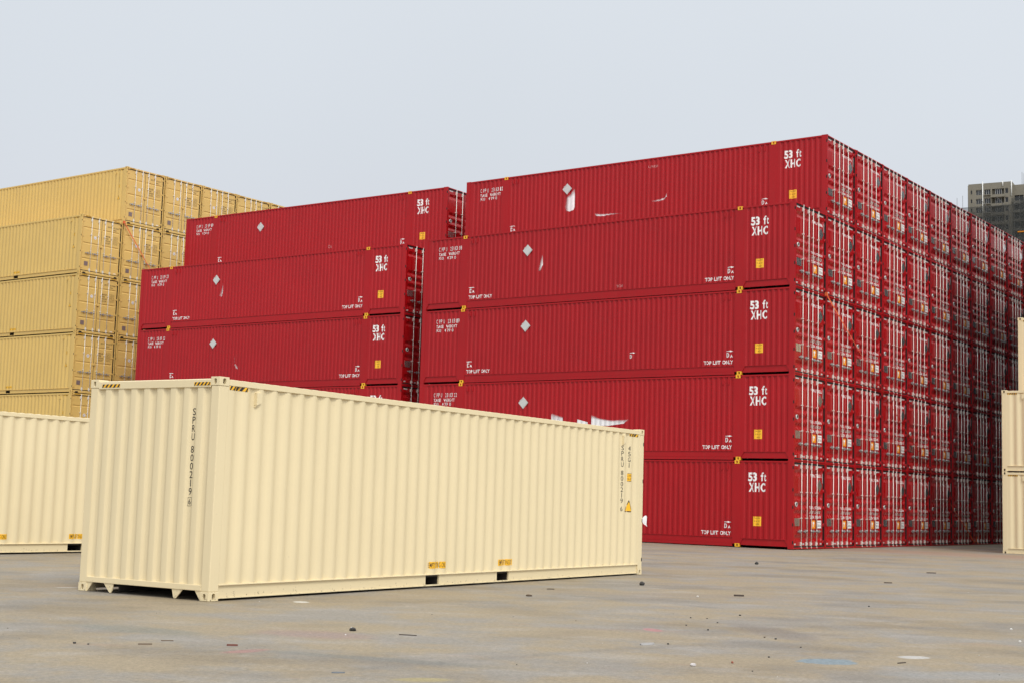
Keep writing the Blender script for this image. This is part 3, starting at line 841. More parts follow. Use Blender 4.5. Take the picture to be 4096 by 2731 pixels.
for col, hgt in {1: 2, 2: 3}.items():
    for tier in range(1, hgt + 1):
        if col == 1: w = "cream container at the right edge, %s of the nearest column" % ("bottom" if tier == 1 else "top")
        elif (col, tier) == (2, 3): w = "cream container at the right edge, highest one, set back behind the lower two"
        else: w = "cream container %s in the %s column of the cream stacks at right" % (LV[tier], ORD[col])
        order('bei', F, col, tier, w, "cream containers stacked at the right edge", ("8002%02d" % (col * 8 + tier + 20), str((col * 3 + tier) % 10)), end=False)

OBJ = {}
last = {}
for i, p in enumerate(PENDING): last[p[0]] = i
for i, (kind, st, col, tier, label, group, num, kw) in enumerate(PENDING):
    P = {'red': P_RED, 'yel': P_YEL, 'bei': P_BEI, 'blu': P_BLU}[kind]
    t = P if last[kind] == i else copy_tree(P)
    x, y, z, yaw, pitch, h = st
    solo = st in (D, E_)
    put(t, x, y, z, yaw, -.14 if (st is F and col == 2) else 0, (col - 1) * pitch, (tier - 1) * h, 0.0 if solo or col == 1 or st is F else 0.018)
    tag(t[0], label, "shipping container", group)
    if kind == 'red': red_numbers(t, num, kw.get('side', True))
    elif kind == 'yel': small_numbers(t, "SKYU", num[0], num[1], BRN, end=False)
    elif kind == 'bei': small_numbers(t, "SPRU", num[0], num[1], BLK, end=kw['end'], door=False)
    OBJ[(id(st), col, tier)] = t
    OBJ[({id(B): 'B', id(A): 'A', id(C): 'C', id(D): 'D', id(E_): 'E', id(F): 'F', id(AISLE_LIGHT_BLOCK): 'G'}[id(st)], col, tier)] = t

# ------------------------------------------------------------------ white paint remnants on the red sides
sm, n_, b_, out_ = mat_base("white_paint_remnant")
b_.inputs["Base Color"].default_value = (0.80, 0.79, 0.79, 1); b_.inputs["Roughness"].default_value = 0.5
at_ = n_.nodes.new("ShaderNodeAttribute"); at_.attribute_name = "fade"
tr_ = n_.nodes.new("ShaderNodeBsdfTransparent"); mxs = n_.nodes.new("ShaderNodeMixShader")
n_.links.new(at_.outputs["Fac"], mxs.inputs[0]); n_.links.new(tr_.outputs[0], mxs.inputs[1]); n_.links.new(b_.outputs[0], mxs.inputs[2]); n_.links.new(mxs.outputs[0], out_.inputs[0])
SMEAR = sm
def smear(key, quads, name="paint_smear"):
    w = find(OBJ[key], "side_wall")[0][0]
    a = Art(R_SIDE, .004)
    for pts, fade in quads: a.poly(pts, 0, fade)
    a.build(name, [SMEAR], w)
smear(('B', 2, 5), [([(5.22, 1.17), (5.405, 1.204), (5.46, 1.33), (5.22, 1.33)], [1, 1, 1, 1]), ([(5.22, 1.33), (5.46, 1.33), (5.46, 1.78), (5.22, 1.70)], [1, 1, 1, 1]),
                    ([(5.22, 1.70), (5.46, 1.78), (5.44, 2.08), (5.25, 1.86)], [1, 1, .1, .1]),
                    ([(5.22, 1.17), (5.22, 1.33), (4.98, 1.36), (5.05, 1.20)], [1, 1, 0, 0]), ([(5.22, 1.33), (5.22, 1.70), (5.05, 1.72), (4.98, 1.36)], [1, 1, 0, 0]), ([(5.22, 1.70), (5.25, 1.86), (5.05, 1.72)], [1, .1, 0])])
smear(('B', 2, 5), [([(6.42, .96), (6.50, .86), (6.80, .835), (6.75, .91)], [.3, 1, 1, .4]), ([(6.75, .91), (6.80, .835), (7.2, .86), (7.15, .90)], [.4, 1, .8, .2]), ([(7.15, .90), (7.2, .86), (7.76, .865)], [.2, .8, 0])])
smear(('B', 2, 5), [([(9.66, 1.46), (9.60, 1.30), (9.667, 1.311)], [.1, .2, .9]), ([(9.667, 1.311), (9.60, 1.30), (9.42, 1.26), (9.50, 1.205)], [.9, .2, .2, 1]), ([(9.50, 1.205), (9.42, 1.26), (8.95, 1.21), (9.2, 1.17)], [1, .2, 0, .5])])
smear(('B', 1, 4), [([(5.805, 1.87), (5.66, 1.55), (5.815, 1.47)], [.1, 0, 1]), ([(5.815, 1.47), (5.66, 1.55), (5.60, 1.27), (5.72, 1.27)], [1, 0, 0, .8])])
smear(('B', 1, 2), [([(6.40, 1.30), (6.90, 1.30), (6.90, 1.47), (6.40, 1.57)], [1, 1, .75, .6]), ([(6.40, 1.57), (6.90, 1.47), (6.89, 1.53), (6.41, 1.67)], [.6, .75, .1, .1])])
smear(('B', 1, 2), [([(7.56, 1.28), (8.02, 1.22), (8.02, 1.33), (7.56, 1.44)], [1, 1, .9, .9])])
smear(('B', 1, 2), [([(8.16, 1.20), (8.90, 1.20), (9.0, 1.33), (8.16, 1.46)], [1, 1, .9, .9]), ([(8.16, 1.46), (9.0, 1.33), (8.5, 1.47), (8.15, 1.60)], [.9, .9, .1, .1]), ([(8.90, 1.20), (9.53, 1.27), (9.75, 1.41), (9.0, 1.33)], [1, 1, .1, .9]), ([(9.0, 1.33), (9.75, 1.41), (9.0, 1.40), (8.5, 1.47)], [.9, .1, 0, .1])])
smear(('A', 1, 4), [([(5.55, 1.88), (5.42, 1.6), (5.557, 1.45)], [.1, 0, .9]), ([(5.557, 1.45), (5.42, 1.6), (5.35, 1.33), (5.46, 1.30)], [.9, 0, 0, .6])])
smear(('A', 1, 3), [([(6.47, 1.5), (6.47, 1.40), (6.53, 1.1)], [0, .25, .4]), ([(6.53, 1.1), (6.58, 1.15), (6.78, .90), (6.66, .91)], [.4, .1, .2, .6])])
# half-erased lettering left on some sides
for key, s_, u0, u1, v0, v1 in ((('B', 1, 4), "TOP", 9.10, 9.40, .40, .49), (('B', 2, 5), "URED", 8.84, 9.26, 2.51, 2.60), (('A', 2, 5), "DA", 9.45, 9.65, .74, .88)):
    Art(R_SIDE, .003).text(s_, u0, u1, v0, v1, bold=.006).build("lettering", [WHT2], find(OBJ[key], "side_wall")[0][0], "half erased faded lettering")
Art(R_SIDE, .0035).text("D", 9.74, 9.84, .70, .84, bold=.02).rect(9.73, 9.94, .885, .905).poly([(9.88, .87), (9.96, .895), (9.88, .92)], lz=.0005).build("lettering", [WHT], find(OBJ[('B', 1, 3)], "side_wall")[0][0])

# ------------------------------------------------------------------ ground
def gz(x, y):
    t = min(1.0, max(0.0, (y - 24.0) / 34.0)); t = t * t * (3 - 2 * t)
    return -0.056 + 0.060 * t
gm, gn, gb, _ = mat_base("yard_concrete")
k = gn.links.new
tcg = gn.nodes.new("ShaderNodeTexCoord")
def gnoise(scale, det=5, rough=.55, mapping=None, rot=0.0):
    nn = gn.nodes.new("ShaderNodeTexNoise"); nn.inputs["Scale"].default_value = scale; nn.inputs["Detail"].default_value = det; nn.inputs["Roughness"].default_value = rough
    if mapping:
        mpn = gn.nodes.new("ShaderNodeMapping"); mpn.inputs["Scale"].default_value = mapping; mpn.inputs["Rotation"].default_value = (0, 0, rot)
        k(tcg.outputs["Object"], mpn.inputs[0]); k(mpn.outputs[0], nn.inputs["Vector"])
    else: k(tcg.outputs["Object"], nn.inputs["Vector"])
    return nn
def gramp(src, a, b, ca=0.0, cb=1.0):
    r = gn.nodes.new("ShaderNodeMapRange"); r.inputs["From Min"].default_value = a; r.inputs["From Max"].default_value = b
    r.inputs["To Min"].default_value = ca; r.inputs["To Max"].default_value = cb; r.interpolation_type = 'SMOOTHSTEP'
    k(src, r.inputs["Value"]); return r.outputs[0]
def gmix(fac, a, b, amt=1.0, mode='MIX'):
    m_ = gn.nodes.new("ShaderNodeMix"); m_.data_type = 'RGBA'; m_.blend_type = mode
    if amt != 1.0:
        q = gn.nodes.new("ShaderNodeMath"); q.operation = 'MULTIPLY'; q.inputs[1].default_value = amt; k(fac, q.inputs[0]); fac = q.outputs[0]
    k(fac, m_.inputs["Factor"])
    for s_, v in (("A", a), ("B", b)):
        if isinstance(v, tuple): m_.inputs[s_].default_value = (*v, 1)
        else: k(v, m_.inputs[s_])
    return m_.outputs["Result"]
WARM, COOL, DARK, PALE = (0.262, 0.213, 0.140), (0.226, 0.206, 0.174), (0.118, 0.097, 0.070), (0.31, 0.288, 0.258)
c = gmix(gramp(gnoise(.55, 7, .70, (1, 1.0, 1), .35).outputs["Fac"], .42, .60), WARM, COOL)
c = gmix(gramp(gnoise(.38, 7, .62, (.8, 1.2, 1), -.25).outputs["Fac"], .47, .66), c, DARK, .42)
c = gmix(gramp(gnoise(1.0, 7, .66, (.8, 1.3, 1), .15).outputs["Fac"], .50, .70), c, PALE, .42)
c = gmix(gramp(gnoise(.9, 4, .6, (.6, 1.6, 1), .6).outputs["Fac"], .60, .72), c, (0.26, 0.175, 0.125), .30)
c = gmix(gramp(gnoise(1.4, 4, .6, (.5, 2.2, 1), -.5).outputs["Fac"], .64, .76), c, (0.15, 0.17, 0.15), .35)
c = gmix(gramp(gnoise(3.4, 3, .6, (.7, 1.8, 1), 1.1).outputs["Fac"], .68, .78), c, (0.27, 0.155, 0.135), .25)
# arcing tyre marks
for cxx, cyy, rr, ww, amt in ((-14.0, 3.0, 24.0, .16, .28), (-13.0, 2.0, 26.3, .20, .22), (20.0, -8.0, 29.0, .18, .22), (9.0, 48.0, 27.0, .25, .18)):
    dv = gn.nodes.new("ShaderNodeVectorMath"); dv.operation = 'DISTANCE'; k(tcg.outputs["Object"], dv.inputs[0]); dv.inputs[1].default_value = (cxx, cyy, -.05)
    s1 = gn.nodes.new("ShaderNodeMath"); s1.operation = 'SUBTRACT'; k(dv.outputs["Value"], s1.inputs[0]); s1.inputs[1].default_value = rr
    s2 = gn.nodes.new("ShaderNodeMath"); s2.operation = 'ABSOLUTE'; k(s1.outputs[0], s2.inputs[0])
    f1 = gramp(s2.outputs[0], 0.0, ww, 1.0, 0.0)
    f2 = gramp(gnoise(.6, 3).outputs["Fac"], .42, .6)
    mm = gn.nodes.new("ShaderNodeMath"); mm.operation = 'MULTIPLY'; k(f1, mm.inputs[0]); k(f2, mm.inputs[1])
    c = gmix(mm.outputs[0], c, (0.10, 0.095, 0.09), amt)
# spilt paint with shapes of their own
edge = gnoise(3.0, 4, .7)
def spill(x, y, rx, ry, rot, col, amt, rag=.8, soft=.25):
    global c
    mpn = gn.nodes.new("ShaderNodeMapping"); mpn.vector_type = 'TEXTURE'
    mpn.inputs["Location"].default_value = (x, y, 0); mpn.inputs["Rotation"].default_value = (0, 0, rot); mpn.inputs["Scale"].default_value = (rx, ry, 1000)
    k(tcg.outputs["Object"], mpn.inputs[0])
    ln = gn.nodes.new("ShaderNodeVectorMath"); ln.operation = 'LENGTH'; k(mpn.outputs[0], ln.inputs[0])
    ad = gn.nodes.new("ShaderNodeMath"); ad.operation = 'MULTIPLY_ADD'; k(edge.outputs["Fac"], ad.inputs[0]); ad.inputs[1].default_value = rag; k(ln.outputs["Value"], ad.inputs[2])
    c = gmix(gramp(ad.outputs[0], 1.0 + rag * .5 - soft, 1.0 + rag * .5 + soft, 1.0, 0.0), c, col, amt)
spill(3.05, 13.48, .30, .24, .4, (0.155, 0.215, 0.25), .8, 1.3, .12)
spill(4.03, 14.12, .17, .13, .5, (0.42, 0.41, 0.39), .8, .4, .2)
spill(1.69, 16.28, .10, .20, .2, (0.36, 0.16, 0.16), .75, .4, .2)
spill(-2.66, 18.84, .10, .14, .3, (0.50, 0.48, 0.43), .9, .3, .2)
spill(-6.15, 20.2, .16, .05, .4, (0.45, 0.44, 0.42), .8, .2, .2)
spill(-3.7, 14.55, .75, .28, -.5, (0.16, 0.165, 0.14), .55, .8, .4)
spill(-.62, 11.28, .22, .12, .2, (0.33, 0.27, 0.10), .6, .4, .3)
spill(-2.3, 12.9, .25, .10, .9, (0.33, 0.14, 0.13), .5, .6, .3)
spill(3.1, 16.4, .30, 1.0, .2, (0.15, 0.13, 0.115), .5, .5, .4)
spill(1.0, 13.4, .55, .25, -.3, (0.29, 0.275, 0.25), .3, .7, .4)
spill(.3, 10.9, .6, .22, .2, (0.17, 0.21, 0.17), .5, .7, .4)
spill(-1.1, 12.6, 1.1, .14, -.35, (0.15, 0.15, 0.135), .55, .6, .4)
spill(-1.9, 14.6, .6, .35, -.3, (0.25, 0.165, 0.15), .5, .7, .4)
spill(15.5, 47.0, 6.0, 2.0, -.6, (0.30, 0.19, 0.13), .6, .7, .5)
spill(4.2, 12.7, .9, .3, .2, (0.24, 0.245, 0.24), .5, .7, .4)
spill(2.3, 22.5, 2.5, .5, .1, (0.20, 0.17, 0.14), .4, .9, .5)
# grit
vor = gn.nodes.new("ShaderNodeTexVoronoi"); vor.inputs["Scale"].default_value = 16; k(tcg.outputs["Object"], vor.inputs["Vector"])
c = gmix(gramp(vor.outputs["Distance"], .05, .11, 1, 0), c, (0.08, 0.065, 0.05), .35)
vor2 = gn.nodes.new("ShaderNodeTexVoronoi"); vor2.inputs["Scale"].default_value = 27; k(tcg.outputs["Object"], vor2.inputs["Vector"])
c = gmix(gramp(vor2.outputs["Distance"], .05, .10, 1, 0), c, (0.55, 0.52, 0.47), .35)
fine = gnoise(60, 4, .7)
mid = gnoise(18, 4, .7)
c = gmix(gramp(fine.outputs["Fac"], .3, .7), c, c) if False else c
fm = gn.nodes.new("ShaderNodeVectorMath"); fm.operation = 'SCALE'; k(c, fm.inputs[0]); fq = gn.nodes.new("ShaderNodeMath"); fq.operation = 'MULTIPLY'
k(gramp(fine.outputs["Fac"], .3, .7, .84, 1.16), fq.inputs[0]); k(gramp(mid.outputs["Fac"], .32, .68, .87, 1.13), fq.inputs[1]); k(fq.outputs[0], fm.inputs["Scale"])
k(fm.outputs[0], gb.inputs["Base Color"])
gb.inputs["Roughness"].default_value = .72; gb.inputs["Specular IOR Level"].default_value = .35
bpn = gn.nodes.new("ShaderNodeBump"); bpn.inputs["Strength"].default_value = .5; bpn.inputs["Distance"].default_value = .006
k(fine.outputs["Fac"], bpn.inputs["Height"]); k(bpn.outputs[0], gb.inputs["Normal"])
b = MB()
ysg = [-400, -60, 0, 8] + [10 + i for i in range(60)] + [80, 120, 300, 900, 3500]
xsg = [-3000, -400, -60, -20, 0, 20, 60, 400, 3000]
b.sheet(xsg, ysg, lambda x, y: (x, y, gz(x, y)))
tag(b.build("ground", [gm]), None, None, None, "structure")

# ------------------------------------------------------------------ straps
STRAP = plain("orange_webbing", (0.62, 0.12, 0.03), 0.7)
def to_world(st, p):
    x, y, z, yaw = st[:4]
    return Vector((x + p[0] * math.cos(yaw) - p[1] * math.sin(yaw), y + p[0] * math.sin(yaw) + p[1] * math.cos(yaw), z + p[2]))
def strap(st, p0, p1, w, label, knot=True):
    b = MB()
    a, c_ = Vector(p0), Vector(p1); n = 26
    pts = []
    for i in range(n + 1):
        t = i / n; p = a.lerp(c_, t); p.z -= .22 * 4 * t * (1 - t) * .5; pts.append(p)
    up = Vector((1, 0, 0))
    rings = []
    for i, p in enumerate(pts):
        d = (pts[min(i + 1, n)] - pts[max(i - 1, 0)]).normalized()
        side = d.cross(up).normalized(); th = up.copy()
        ang = .9 * math.sin(i / n * 3.1)            # the webbing twists towards its lower end
        s2 = side * math.cos(ang) + th * math.sin(ang); t2 = -side * math.sin(ang) + th * math.cos(ang)
        rings.append([b.bm.verts.new(p + s2 * w / 2 * u + t2 * .002 * v) for u, v in ((-1, -1), (1, -1), (1, 1), (-1, 1))])
    for i in range(n):
        for j in range(4): b.bm.faces.new((rings[i][j], rings[i][(j + 1) % 4], rings[i + 1][(j + 1) % 4], rings[i + 1][j]))
    b.bm.faces.new(rings[0][::-1]); b.bm.faces.new(rings[-1])
    b.box(p0[0] - .06, p0[0] + .03, p0[1] - .05, p0[1] + .04, p0[2] - .04, p0[2] + .09)
    if knot:
        q = c_
        prev = None
        loop = [(0, 0, 0), (.02, .10, .12), (.03, .16, .22), (.04, .08, .26), (.05, .00, .18), (.06, .05, .05), (.08, .14, -.02), (.10, .22, -.04)]
        rs = []
        for l in loop:
            pp = q + Vector(l); rs.append((b.bm.verts.new(pp + Vector((0, -.025, 0))), b.bm.verts.new(pp + Vector((0.01, .03, .02)))))
        for i in range(len(rs) - 1): b.bm.faces.new((rs[i][0], rs[i][1], rs[i + 1][1], rs[i + 1][0]))
    bmesh.ops.recalc_face_normals(b.bm, faces=b.bm.faces)
    o = b.build("lashing_strap", [STRAP])
    o.location = (st[0], st[1], st[2]); o.rotation_euler = (0, 0, st[3])
    tag(o, label, "strap", "orange lashing straps")
strap(B, (16.22, 2.46, 8.74), (16.30, 18.0, .10), .075, "orange strap slanting down across the doors of the right red block")
strap(C, (12.27, 2.46, 14.46), (12.34, 14.9, .10), .055, "orange strap slanting across the mustard container doors", False)

# ------------------------------------------------------------------ white scrap on the lone container's far corner
RAG = plain("white_plastic_film", (0.80, 0.79, 0.80), 0.45)
b = MB()
outl = [(.00, .000), (.055, .060), (.115, .075), (.165, .055), (.175, .000), (.165, -.07), (.150, -.15), (.150, -.22), (.172, -.285), (.12, -.24), (.06, -.215), (.01, -.16), (-.018, -.10), (-.015, -.04)]
cen = (.08, -.08)
def rg(p, s): return (p[0] - .02, -.012 - .03 * math.sin(p[0] * 22) * math.cos(p[1] * 9) + s, p[1])
for s in (0, .003):
    cv = b.bm.verts.new(rg(cen, s)); ring1 = [b.bm.verts.new(rg((cen[0] + (p[0] - cen[0]) * .55, cen[1] + (p[1] - cen[1]) * .55), s)) for p in outl]; ring2 = [b.bm.verts.new(rg(p, s)) for p in outl]
    n = len(outl)
    for i in range(n):
        j = (i + 1) % n
        b.bm.faces.new((cv, ring1[i], ring1[j])).smooth = True; b.bm.faces.new((ring1[i], ring2[i], ring2[j], ring1[j])).smooth = True
o = b.build("plastic_scrap", [RAG])
o.scale = (.62, .62, .62); o.location = to_world(D, (LC + .01, .0, 1.13)); o.rotation_euler = (0, 0, D[3] - .55)
tag(o, "small scrap of white film caught on the lone cream container's far corner", "plastic scrap")

# ------------------------------------------------------------------ litter on the concrete
STD = plain("dark_stone", (0.035, 0.033, 0.030), .8); STB = plain("brown_stone", (0.12, 0.085, 0.055), .85); STW = plain("white_chip", (0.62, 0.60, 0.56), .7)
STR = plain("red_brick_chip", (0.24, 0.07, 0.04), .85); WOODD = plain("dark_wood", (0.045, 0.03, 0.022), .8); STG2 = plain("pale_slate", (0.30, 0.29, 0.28), .6); STG = plain("grey_slate", (0.11, 0.125, 0.14), .7); REDW = plain("red_brown_wood", (0.13, 0.035, 0.022), .75)
def pebble(name, x, y, sx_, sy_, sz_, m, rot=0.0, seed=0):
    rnd = random.Random(seed); b = MB()
    bmesh.ops.create_icosphere(b.bm, subdivisions=2, radius=1.0)
    ph = [rnd.uniform(0, 6) for _ in range(6)]
    for v in b.bm.verts:
        c0 = v.co.copy(); f = 1 + .16 * math.sin(3 * c0.x + ph[0]) + .14 * math.sin(4 * c0.y + ph[1]) * math.cos(3 * c0.z + ph[2]) + rnd.uniform(-.07, .07)
        v.co = Vector((c0.x * sx_ * f, c0.y * sy_ * f, c0.z * sz_ * f))
    o = b.build(name, [m]); o.location = (x, y, gz(x, y) + sz_ * .75); o.rotation_euler = (0, 0, rot); return o
def stick(name, x0, y0, x1, y1, w, h, m):
    b = MB(); p0 = Vector((x0, y0, 0)); p1 = Vector((x1, y1, 0)); d = (p1 - p0); ln = d.length; n = 6
    rg_ = []
    for i in range(n + 1):
        t = i / n; ww = w * (.18 + .82 * math.sin(math.pi * min(1, max(0, t * .9 + .08)))) ; bend = .04 * ln * math.sin(t * 3.1)
        rg_.append([b.bm.verts.new((t * ln - ln / 2, bend + ww * a / 2, h * (.5 + c_ / 2))) for a, c_ in ((-1, -1), (1, -1), (.7, 1), (-.7, 1))])
    for i in range(n):
        for j in range(4): b.bm.faces.new((rg_[i][j], rg_[i][(j + 1) % 4], rg_[i + 1][(j + 1) % 4], rg_[i + 1][j]))
    b.bm.faces.new(rg_[0][::-1]); b.bm.faces.new(rg_[-1])
    bmesh.ops.recalc_face_normals(b.bm, faces=b.bm.faces)
    o = b.build(name, [m]); c0 = (p0 + p1) / 2; o.location = (c0.x, c0.y, gz(c0.x, c0.y) + .001); o.rotation_euler = (0, 0, math.atan2(d.y, d.x)); return o
tag(pebble("stone", -1.58, 15.09, .042, .03, .020, STD, .1, 1), "black oval stone lying in front of the lone cream container", "stone")
tag(stick("stick", -1.07, 14.81, -.885, 14.76, .022, .008, WOODD), "thin dark sliver right of the black oval stone", "stick")
tag(stick("slate_shard", -1.36, 11.53, -1.255, 11.55, .035, .008, STG), "flat blue grey shard near the bottom edge", "shard")
tag(stick("wood_offcut", -2.545, 13.30, -2.445, 13.31, .028, .014, REDW), "small red brown wood offcut on the concrete", "wood scrap")
tag(stick("stick", -3.21, 13.54, -3.10, 13.57, .02, .007, STB), "short pale brown twig left of the red offcut", "stick")
tag(stick("dry_leaf", -3.33, 13.17, -3.21, 13.20, .05, .010, STB), "curled brown dry leaf at lower left", "leaf")
tag(stick("wood_offcut", 3.64, 22.77, 3.80, 22.76, .05, .025, WOODD), "dark wooden offcut in the middle distance", "wood scrap")
tag(stick("tile_shard", 1.385, 14.50, 1.535, 14.64, .07, .016, STG2), "pale grey shard with a dark edge, right of centre", "shard")
tag(stick("stick", .68, 23.06, .80, 23.08, .045, .012, WOODD), "flat dark scrap in front of the lone container's right half", "wood scrap")
tag(pebble("stone", 2.39, 24.97, .055, .045, .035, STD, .4, 4), "dark lump below the lone container's far corner", "stone")
tag(pebble("stone", .37, 21.3, .045, .04, .018, STB, 0, 5), "crumbled brown lump in front of the lone container", "stone")
tag(pebble("stone", 1.69, 12.78, .024, .02, .017, TAPE, .3, 6), "pale grey stone at lower middle", "stone")
tag(pebble("brick_chip", 2.09, 13.11, .013, .013, .010, STR, .3, 7), "tiny round red brick chip", "brick chip")
tag(stick("stick", 9.75, 33.12, 9.97, 33.14, .06, .02, WOODD), "dark flat scrap far out before the red doors", "wood scrap")
tag(stick("stick", 7.46, 28.2, 7.62, 28.2, .05, .018, WOODD), "dark scrap on open concrete before the red corner", "wood scrap")
tag(pebble("stone", 6.16, 35.1, .055, .05, .035, STD, .3, 8), "dark stone nearest the red block's foot", "stone")
tag(stick("stick", 3.70, 13.50, 3.80, 13.58, .02, .008, WOODD), "small dark twig beside the white paint patch", "stick")
spots = [(3.08, 18.75, 1.3), (2.86, 15.75, 1.1), (2.95, 15.58, 1.1), (2.53, 13.7, .9), (1.68, 14.67, 1), (2.34, 16.44, 1.1), (2.16, 17.0, .9), (2.36, 18.14, .9), (2.56, 18.1, .8), (2.6, 17.49, .9), (3.05, 14.75, .8), (2.17, 12.51, .6), (5.4, 21.25, 1.2), (-3.89, 13.1, 1.2), (-3.75, 13.05, .8)]
rnd = random.Random(11)
for _ in range(30):
    y = 11 + 22 * rnd.random() ** 1.6; x = rnd.uniform(-.42, .42) * y
    # keep clear of the containers' footprints
    u = (x - D[0]) * math.cos(D[3]) + (y - D[1]) * math.sin(D[3]); v = -(x - D[0]) * math.sin(D[3]) + (y - D[1]) * math.cos(D[3])
    if -.3 < u < 12.6 and -.2 < v < 30: continue
    spots.append((x, y, rnd.uniform(.25, .6)))
protos = [pebble("pebble", 0, 0, .014, .012, .007, STD, 0, 21), pebble("pebble", 0, 0, .013, .011, .006, STB, 0, 22)]
for i, (x, y, s) in enumerate(spots):
    p = protos[i % 2] if i < 2 else protos[0 if (i < 15 or i % 3) else 1].copy()
    if i >= 2: COL.objects.link(p)
    p.location = (x, y, gz(x, y) + .006 * s); p.scale = (s, s, s); p.rotation_euler = (0, 0, rnd.uniform(0, 6))
    tag(p, "small dark pebble scattered on the open concrete", "pebble", "pebbles scattered on the concrete")
chips = [(6.29, 17.81, 1.3), (5.8, 16.15, 1.2), (-1.62, 15.4, .8), (-1.60, 14.62, .7), (3.0, 22.3, 1.3)]
for _ in range(12):
    y = 11 + 16 * rnd.random() ** 1.5; x = rnd.uniform(-.40, .42) * y
    u = (x - D[0]) * math.cos(D[3]) + (y - D[1]) * math.sin(D[3]); v = -(x - D[0]) * math.sin(D[3]) + (y - D[1]) * math.cos(D[3])
    if -.3 < u < 12.6 and -.2 < v < 30: continue
    chips.append((x, y, rnd.uniform(.25, .5)))
cp = pebble("stone_chip", 0, 0, .013, .011, .009, STW, 0, 31)
for i, (x, y, s) in enumerate(chips):
    p = cp if i == 0 else cp.copy()
    if i: COL.objects.link(p)
    p.location = (x, y, gz(x, y) + .006 * s); p.scale = (s, s, s); p.rotation_euler = (0, 0, rnd.uniform(0, 6))
    tag(p, "tiny whitish stone chip on the open concrete", "stone chip", "white stone chips on the concrete")

# ------------------------------------------------------------------ unfinished tower block far behind
CONC = paint("raw_concrete", (0.185, 0.168, 0.130), .85, .12, (0.09, 0.085, 0.07), .6, 0)
CONC2 = paint("weathered_concrete", (0.17, 0.158, 0.13), .85, .12, (0.08, 0.075, 0.065), .6, 0)
WIN = plain("dark_window_glass", (0.012, 0.013, 0.016), .25); FRM = plain("pale_window_frame", (0.42, 0.42, 0.40), .5); PIPE = plain("white_drain_pipe", (0.66, 0.66, 0.63), .5); POLE = plain("scaffold_steel", (0.10, 0.095, 0.09), .6, .3)
net, nn_, nb_, no_ = mat_base("scaffold_netting")
nb_.inputs["Base Color"].default_value = (0.040, 0.043, 0.041, 1); nb_.inputs["Roughness"].default_value = .9
tn = nn_.nodes.new("ShaderNodeBsdfTransparent"); mn = nn_.nodes.new("ShaderNodeMixShader"); tcn2 = nn_.nodes.new("ShaderNodeTexCoord")
nzn = nn_.nodes.new("ShaderNodeTexNoise"); nzn.inputs["Scale"].default_value = .22; nzn.inputs["Detail"].default_value = 3
nn_.links.new(tcn2.outputs["Object"], nzn.inputs["Vector"])
mr = nn_.nodes.new("ShaderNodeMapRange"); mr.inputs["From Min"].default_value = .35; mr.inputs["From Max"].default_value = .65; mr.inputs["To Min"].default_value = .22; mr.inputs["To Max"].default_value = .36
nn_.links.new(nzn.outputs["Fac"], mr.inputs["Value"]); nn_.links.new(mr.outputs[0], mn.inputs[0]); nn_.links.new(tn.outputs[0], mn.inputs[1]); nn_.links.new(nb_.outputs[0], mn.inputs[2]); nn_.links.new(mn.outputs[0], no_.inputs[0])
TB = bpy.data.objects.new("tower_block", None); COL.objects.link(TB)
DB, TOPZ, FH = 460.0, 108.4, 3.0
TB.location = (0.3205 * DB + 1.9, DB, 1.0); TB.rotation_euler = (0, 0, -.50)
tag(TB, "unfinished grey concrete tower block with scaffold netting behind the red stack", "building")
b = MB(); b.box(0, 13.8, 1.2, 16, -1, TOPZ - .01); b.box(-.001, 13.85, 0.95, 1.2, TOPZ - .6, TOPZ)
MAINW = [(0, .9, 0), (1.4, 2.6, 0), (4.45, 5.25, 0), (7.2, 7.7, 0), (11.5, 11.8, 0), (12.75, 13.8, 0)]
wallm = b
NF = 9
z0f = TOPZ - 2.3
# front skin in pieces so that the openings are real recesses
for a, c2, _ in MAINW: b.box(a, c2, 0, 1.199, -1, TOPZ - .62)
rowsz = [(z0f - f * FH) for f in range(NF)]
for a, c2, h in ((.9, 1.4, 1.3), (2.6, 4.45, 1.75), (5.25, 7.2, 1.85), (7.7, 11.5, 2.2), (11.8, 12.75, 1.7)):
    top = TOPZ - .62
    for z in rowsz:
        b.box(a, c2, .02, 1.198, z, top); top = z - h
    b.box(a, c2, .02, 1.198, -1, top)
b.box(13.8, 40, 3.2, 16, -1, TOPZ - 1.0)
for a, c2 in ((13.8, 14.4), (17.2, 18.6), (20.4, 24), (27, 40)): b.box(a, c2, 2.2, 3.199, -1, TOPZ - .99)
for a, c2 in ((14.4, 17.2), (18.6, 20.4), (24, 27)):
    top = TOPZ - .99
    for z in rowsz:
        b.box(a, c2, 2.22, 3.198, z - 2.2, top); top = z - 2.2 - 1.9
    b.box(a, c2, 2.22, 3.198, -1, top)
wl_ = b.build("wall", [CONC], TB)
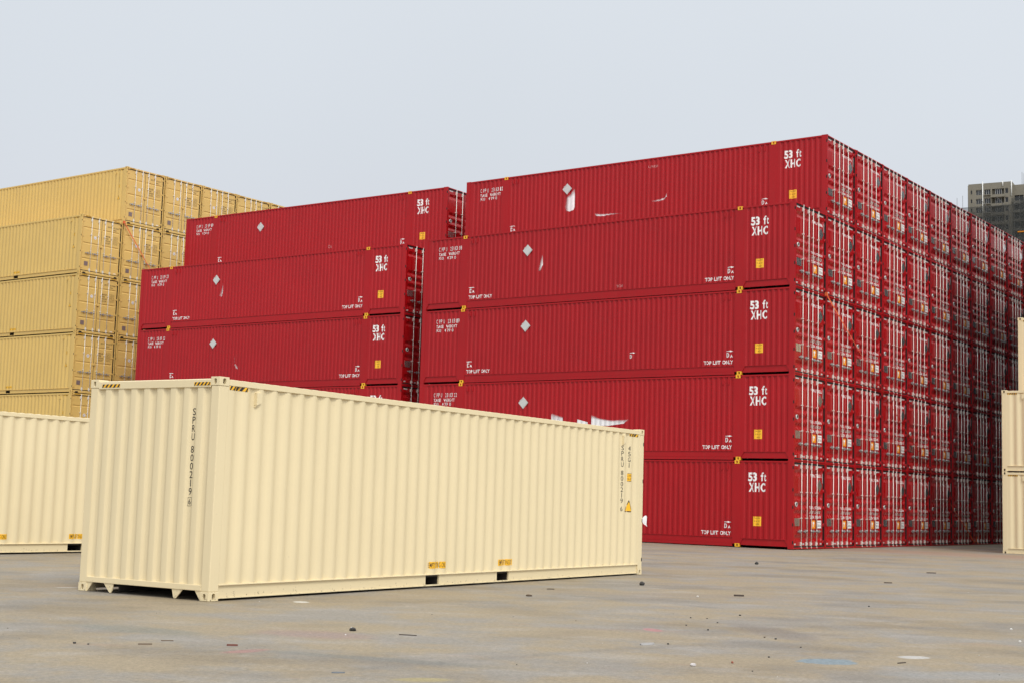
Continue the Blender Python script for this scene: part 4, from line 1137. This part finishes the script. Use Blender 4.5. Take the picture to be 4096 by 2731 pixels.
for f, z in enumerate(rowsz):
    for a, c2, h in ((.9, 1.4, 1.3), (2.6, 4.45, 1.75), (5.25, 7.2, 1.85), (8.7, 10.6, 2.2), (11.8, 12.75, 1.7)):
        b = MB(); b.box(a, c2, .55, .62, z - h, z, 0)
        nb = 3 if c2 - a > 1 else 1
        for i in range(nb + 1):
            x = a + (c2 - a) * i / nb; b.box(x - .05, x + .05, .45, .55, z - h, z, 1)
        b.box(a, c2, .45, .55, z - h, z - h + .1, 1); b.box(a, c2, .45, .55, z - .1, z, 1)
        b.build("window", [WIN, FRM], TB)
    b = MB(); b.box(7.5, 11.7, -1.3, 0.0, z - 3.05, z - 2.15, 0); b.build("balcony", [CONC], TB)
    b = MB(); b.box(5.15, 7.3, -.5, 0.0, z - 2.05, z - 1.85, 0); b.build("ledge", [CONC], TB)
    for a, c2 in ((14.4, 17.2), (18.6, 20.4)):
        b = MB(); b.box(a, c2, 2.9, 2.98, z - 4.1, z - 2.2, 0); b.box((a + c2) / 2 - .05, (a + c2) / 2 + .05, 2.85, 2.9, z - 4.1, z - 2.2, 1); b.build("window", [WIN, FRM], TB)
    b = MB(); b.box(14.2, 20.6, 1.2, 2.2, z - 5.1, z - 4.2, 0); b.build("balcony", [CONC2], TB)
for x, a, c2 in ((4.75, TOPZ - 13, TOPZ + .4), (11.1, TOPZ - 1.6, TOPZ + .2), (13.8, TOPZ - 5, TOPZ + .1)):
    b = MB(); b.cyl((x, -.15, a), (x, -.15, c2), .16, 8); b.build("drain_pipe", [PIPE], TB)
b = MB()
b.box(-3.2, 24, -2.6, -2.55, -1, TOPZ - 8.4); b.box(13.8, 40, -1.0, -.95, TOPZ - 8.4, TOPZ - 6.0); b.box(16.5, 40, -1.1, -1.05, -1, TOPZ - 6.5)
b.build("netting", [net], TB)
b = MB()
for i in range(16):
    x = -3 + i * 1.8
    hh = TOPZ - 8.0 + (3.0 if i < 3 else .3) + (i % 2) * .6
    b.cyl((x, -2.4, 0), (x, -2.4, hh), .06, 5); 
for z in range(14): b.cyl((-3.4, -2.45, TOPZ - 8.6 - z * 1.8), (26, -2.45, TOPZ - 8.6 - z * 1.8), .06, 5)
for a, c2 in ((4, 12.5), (9.5, 18)): b.cyl((a, -2.5, TOPZ - 5.5), (c2, -2.5, TOPZ - 16), .09, 5)
for x in (16.5, 16.9, 17.5, 18.2): b.cyl((x, 4, TOPZ - 3), (x, 4, TOPZ + 3.5 - (x - 16.5)), .05, 5)
b.build("scaffold", [POLE], TB)
b = MB(); b.cyl((16.0, -2.6, TOPZ - 17.6), (40, -2.6, TOPZ - 17.6), .22, 6); b.build("scaffold_rail", [ORG2], TB)
print("objects", len(bpy.data.objects))
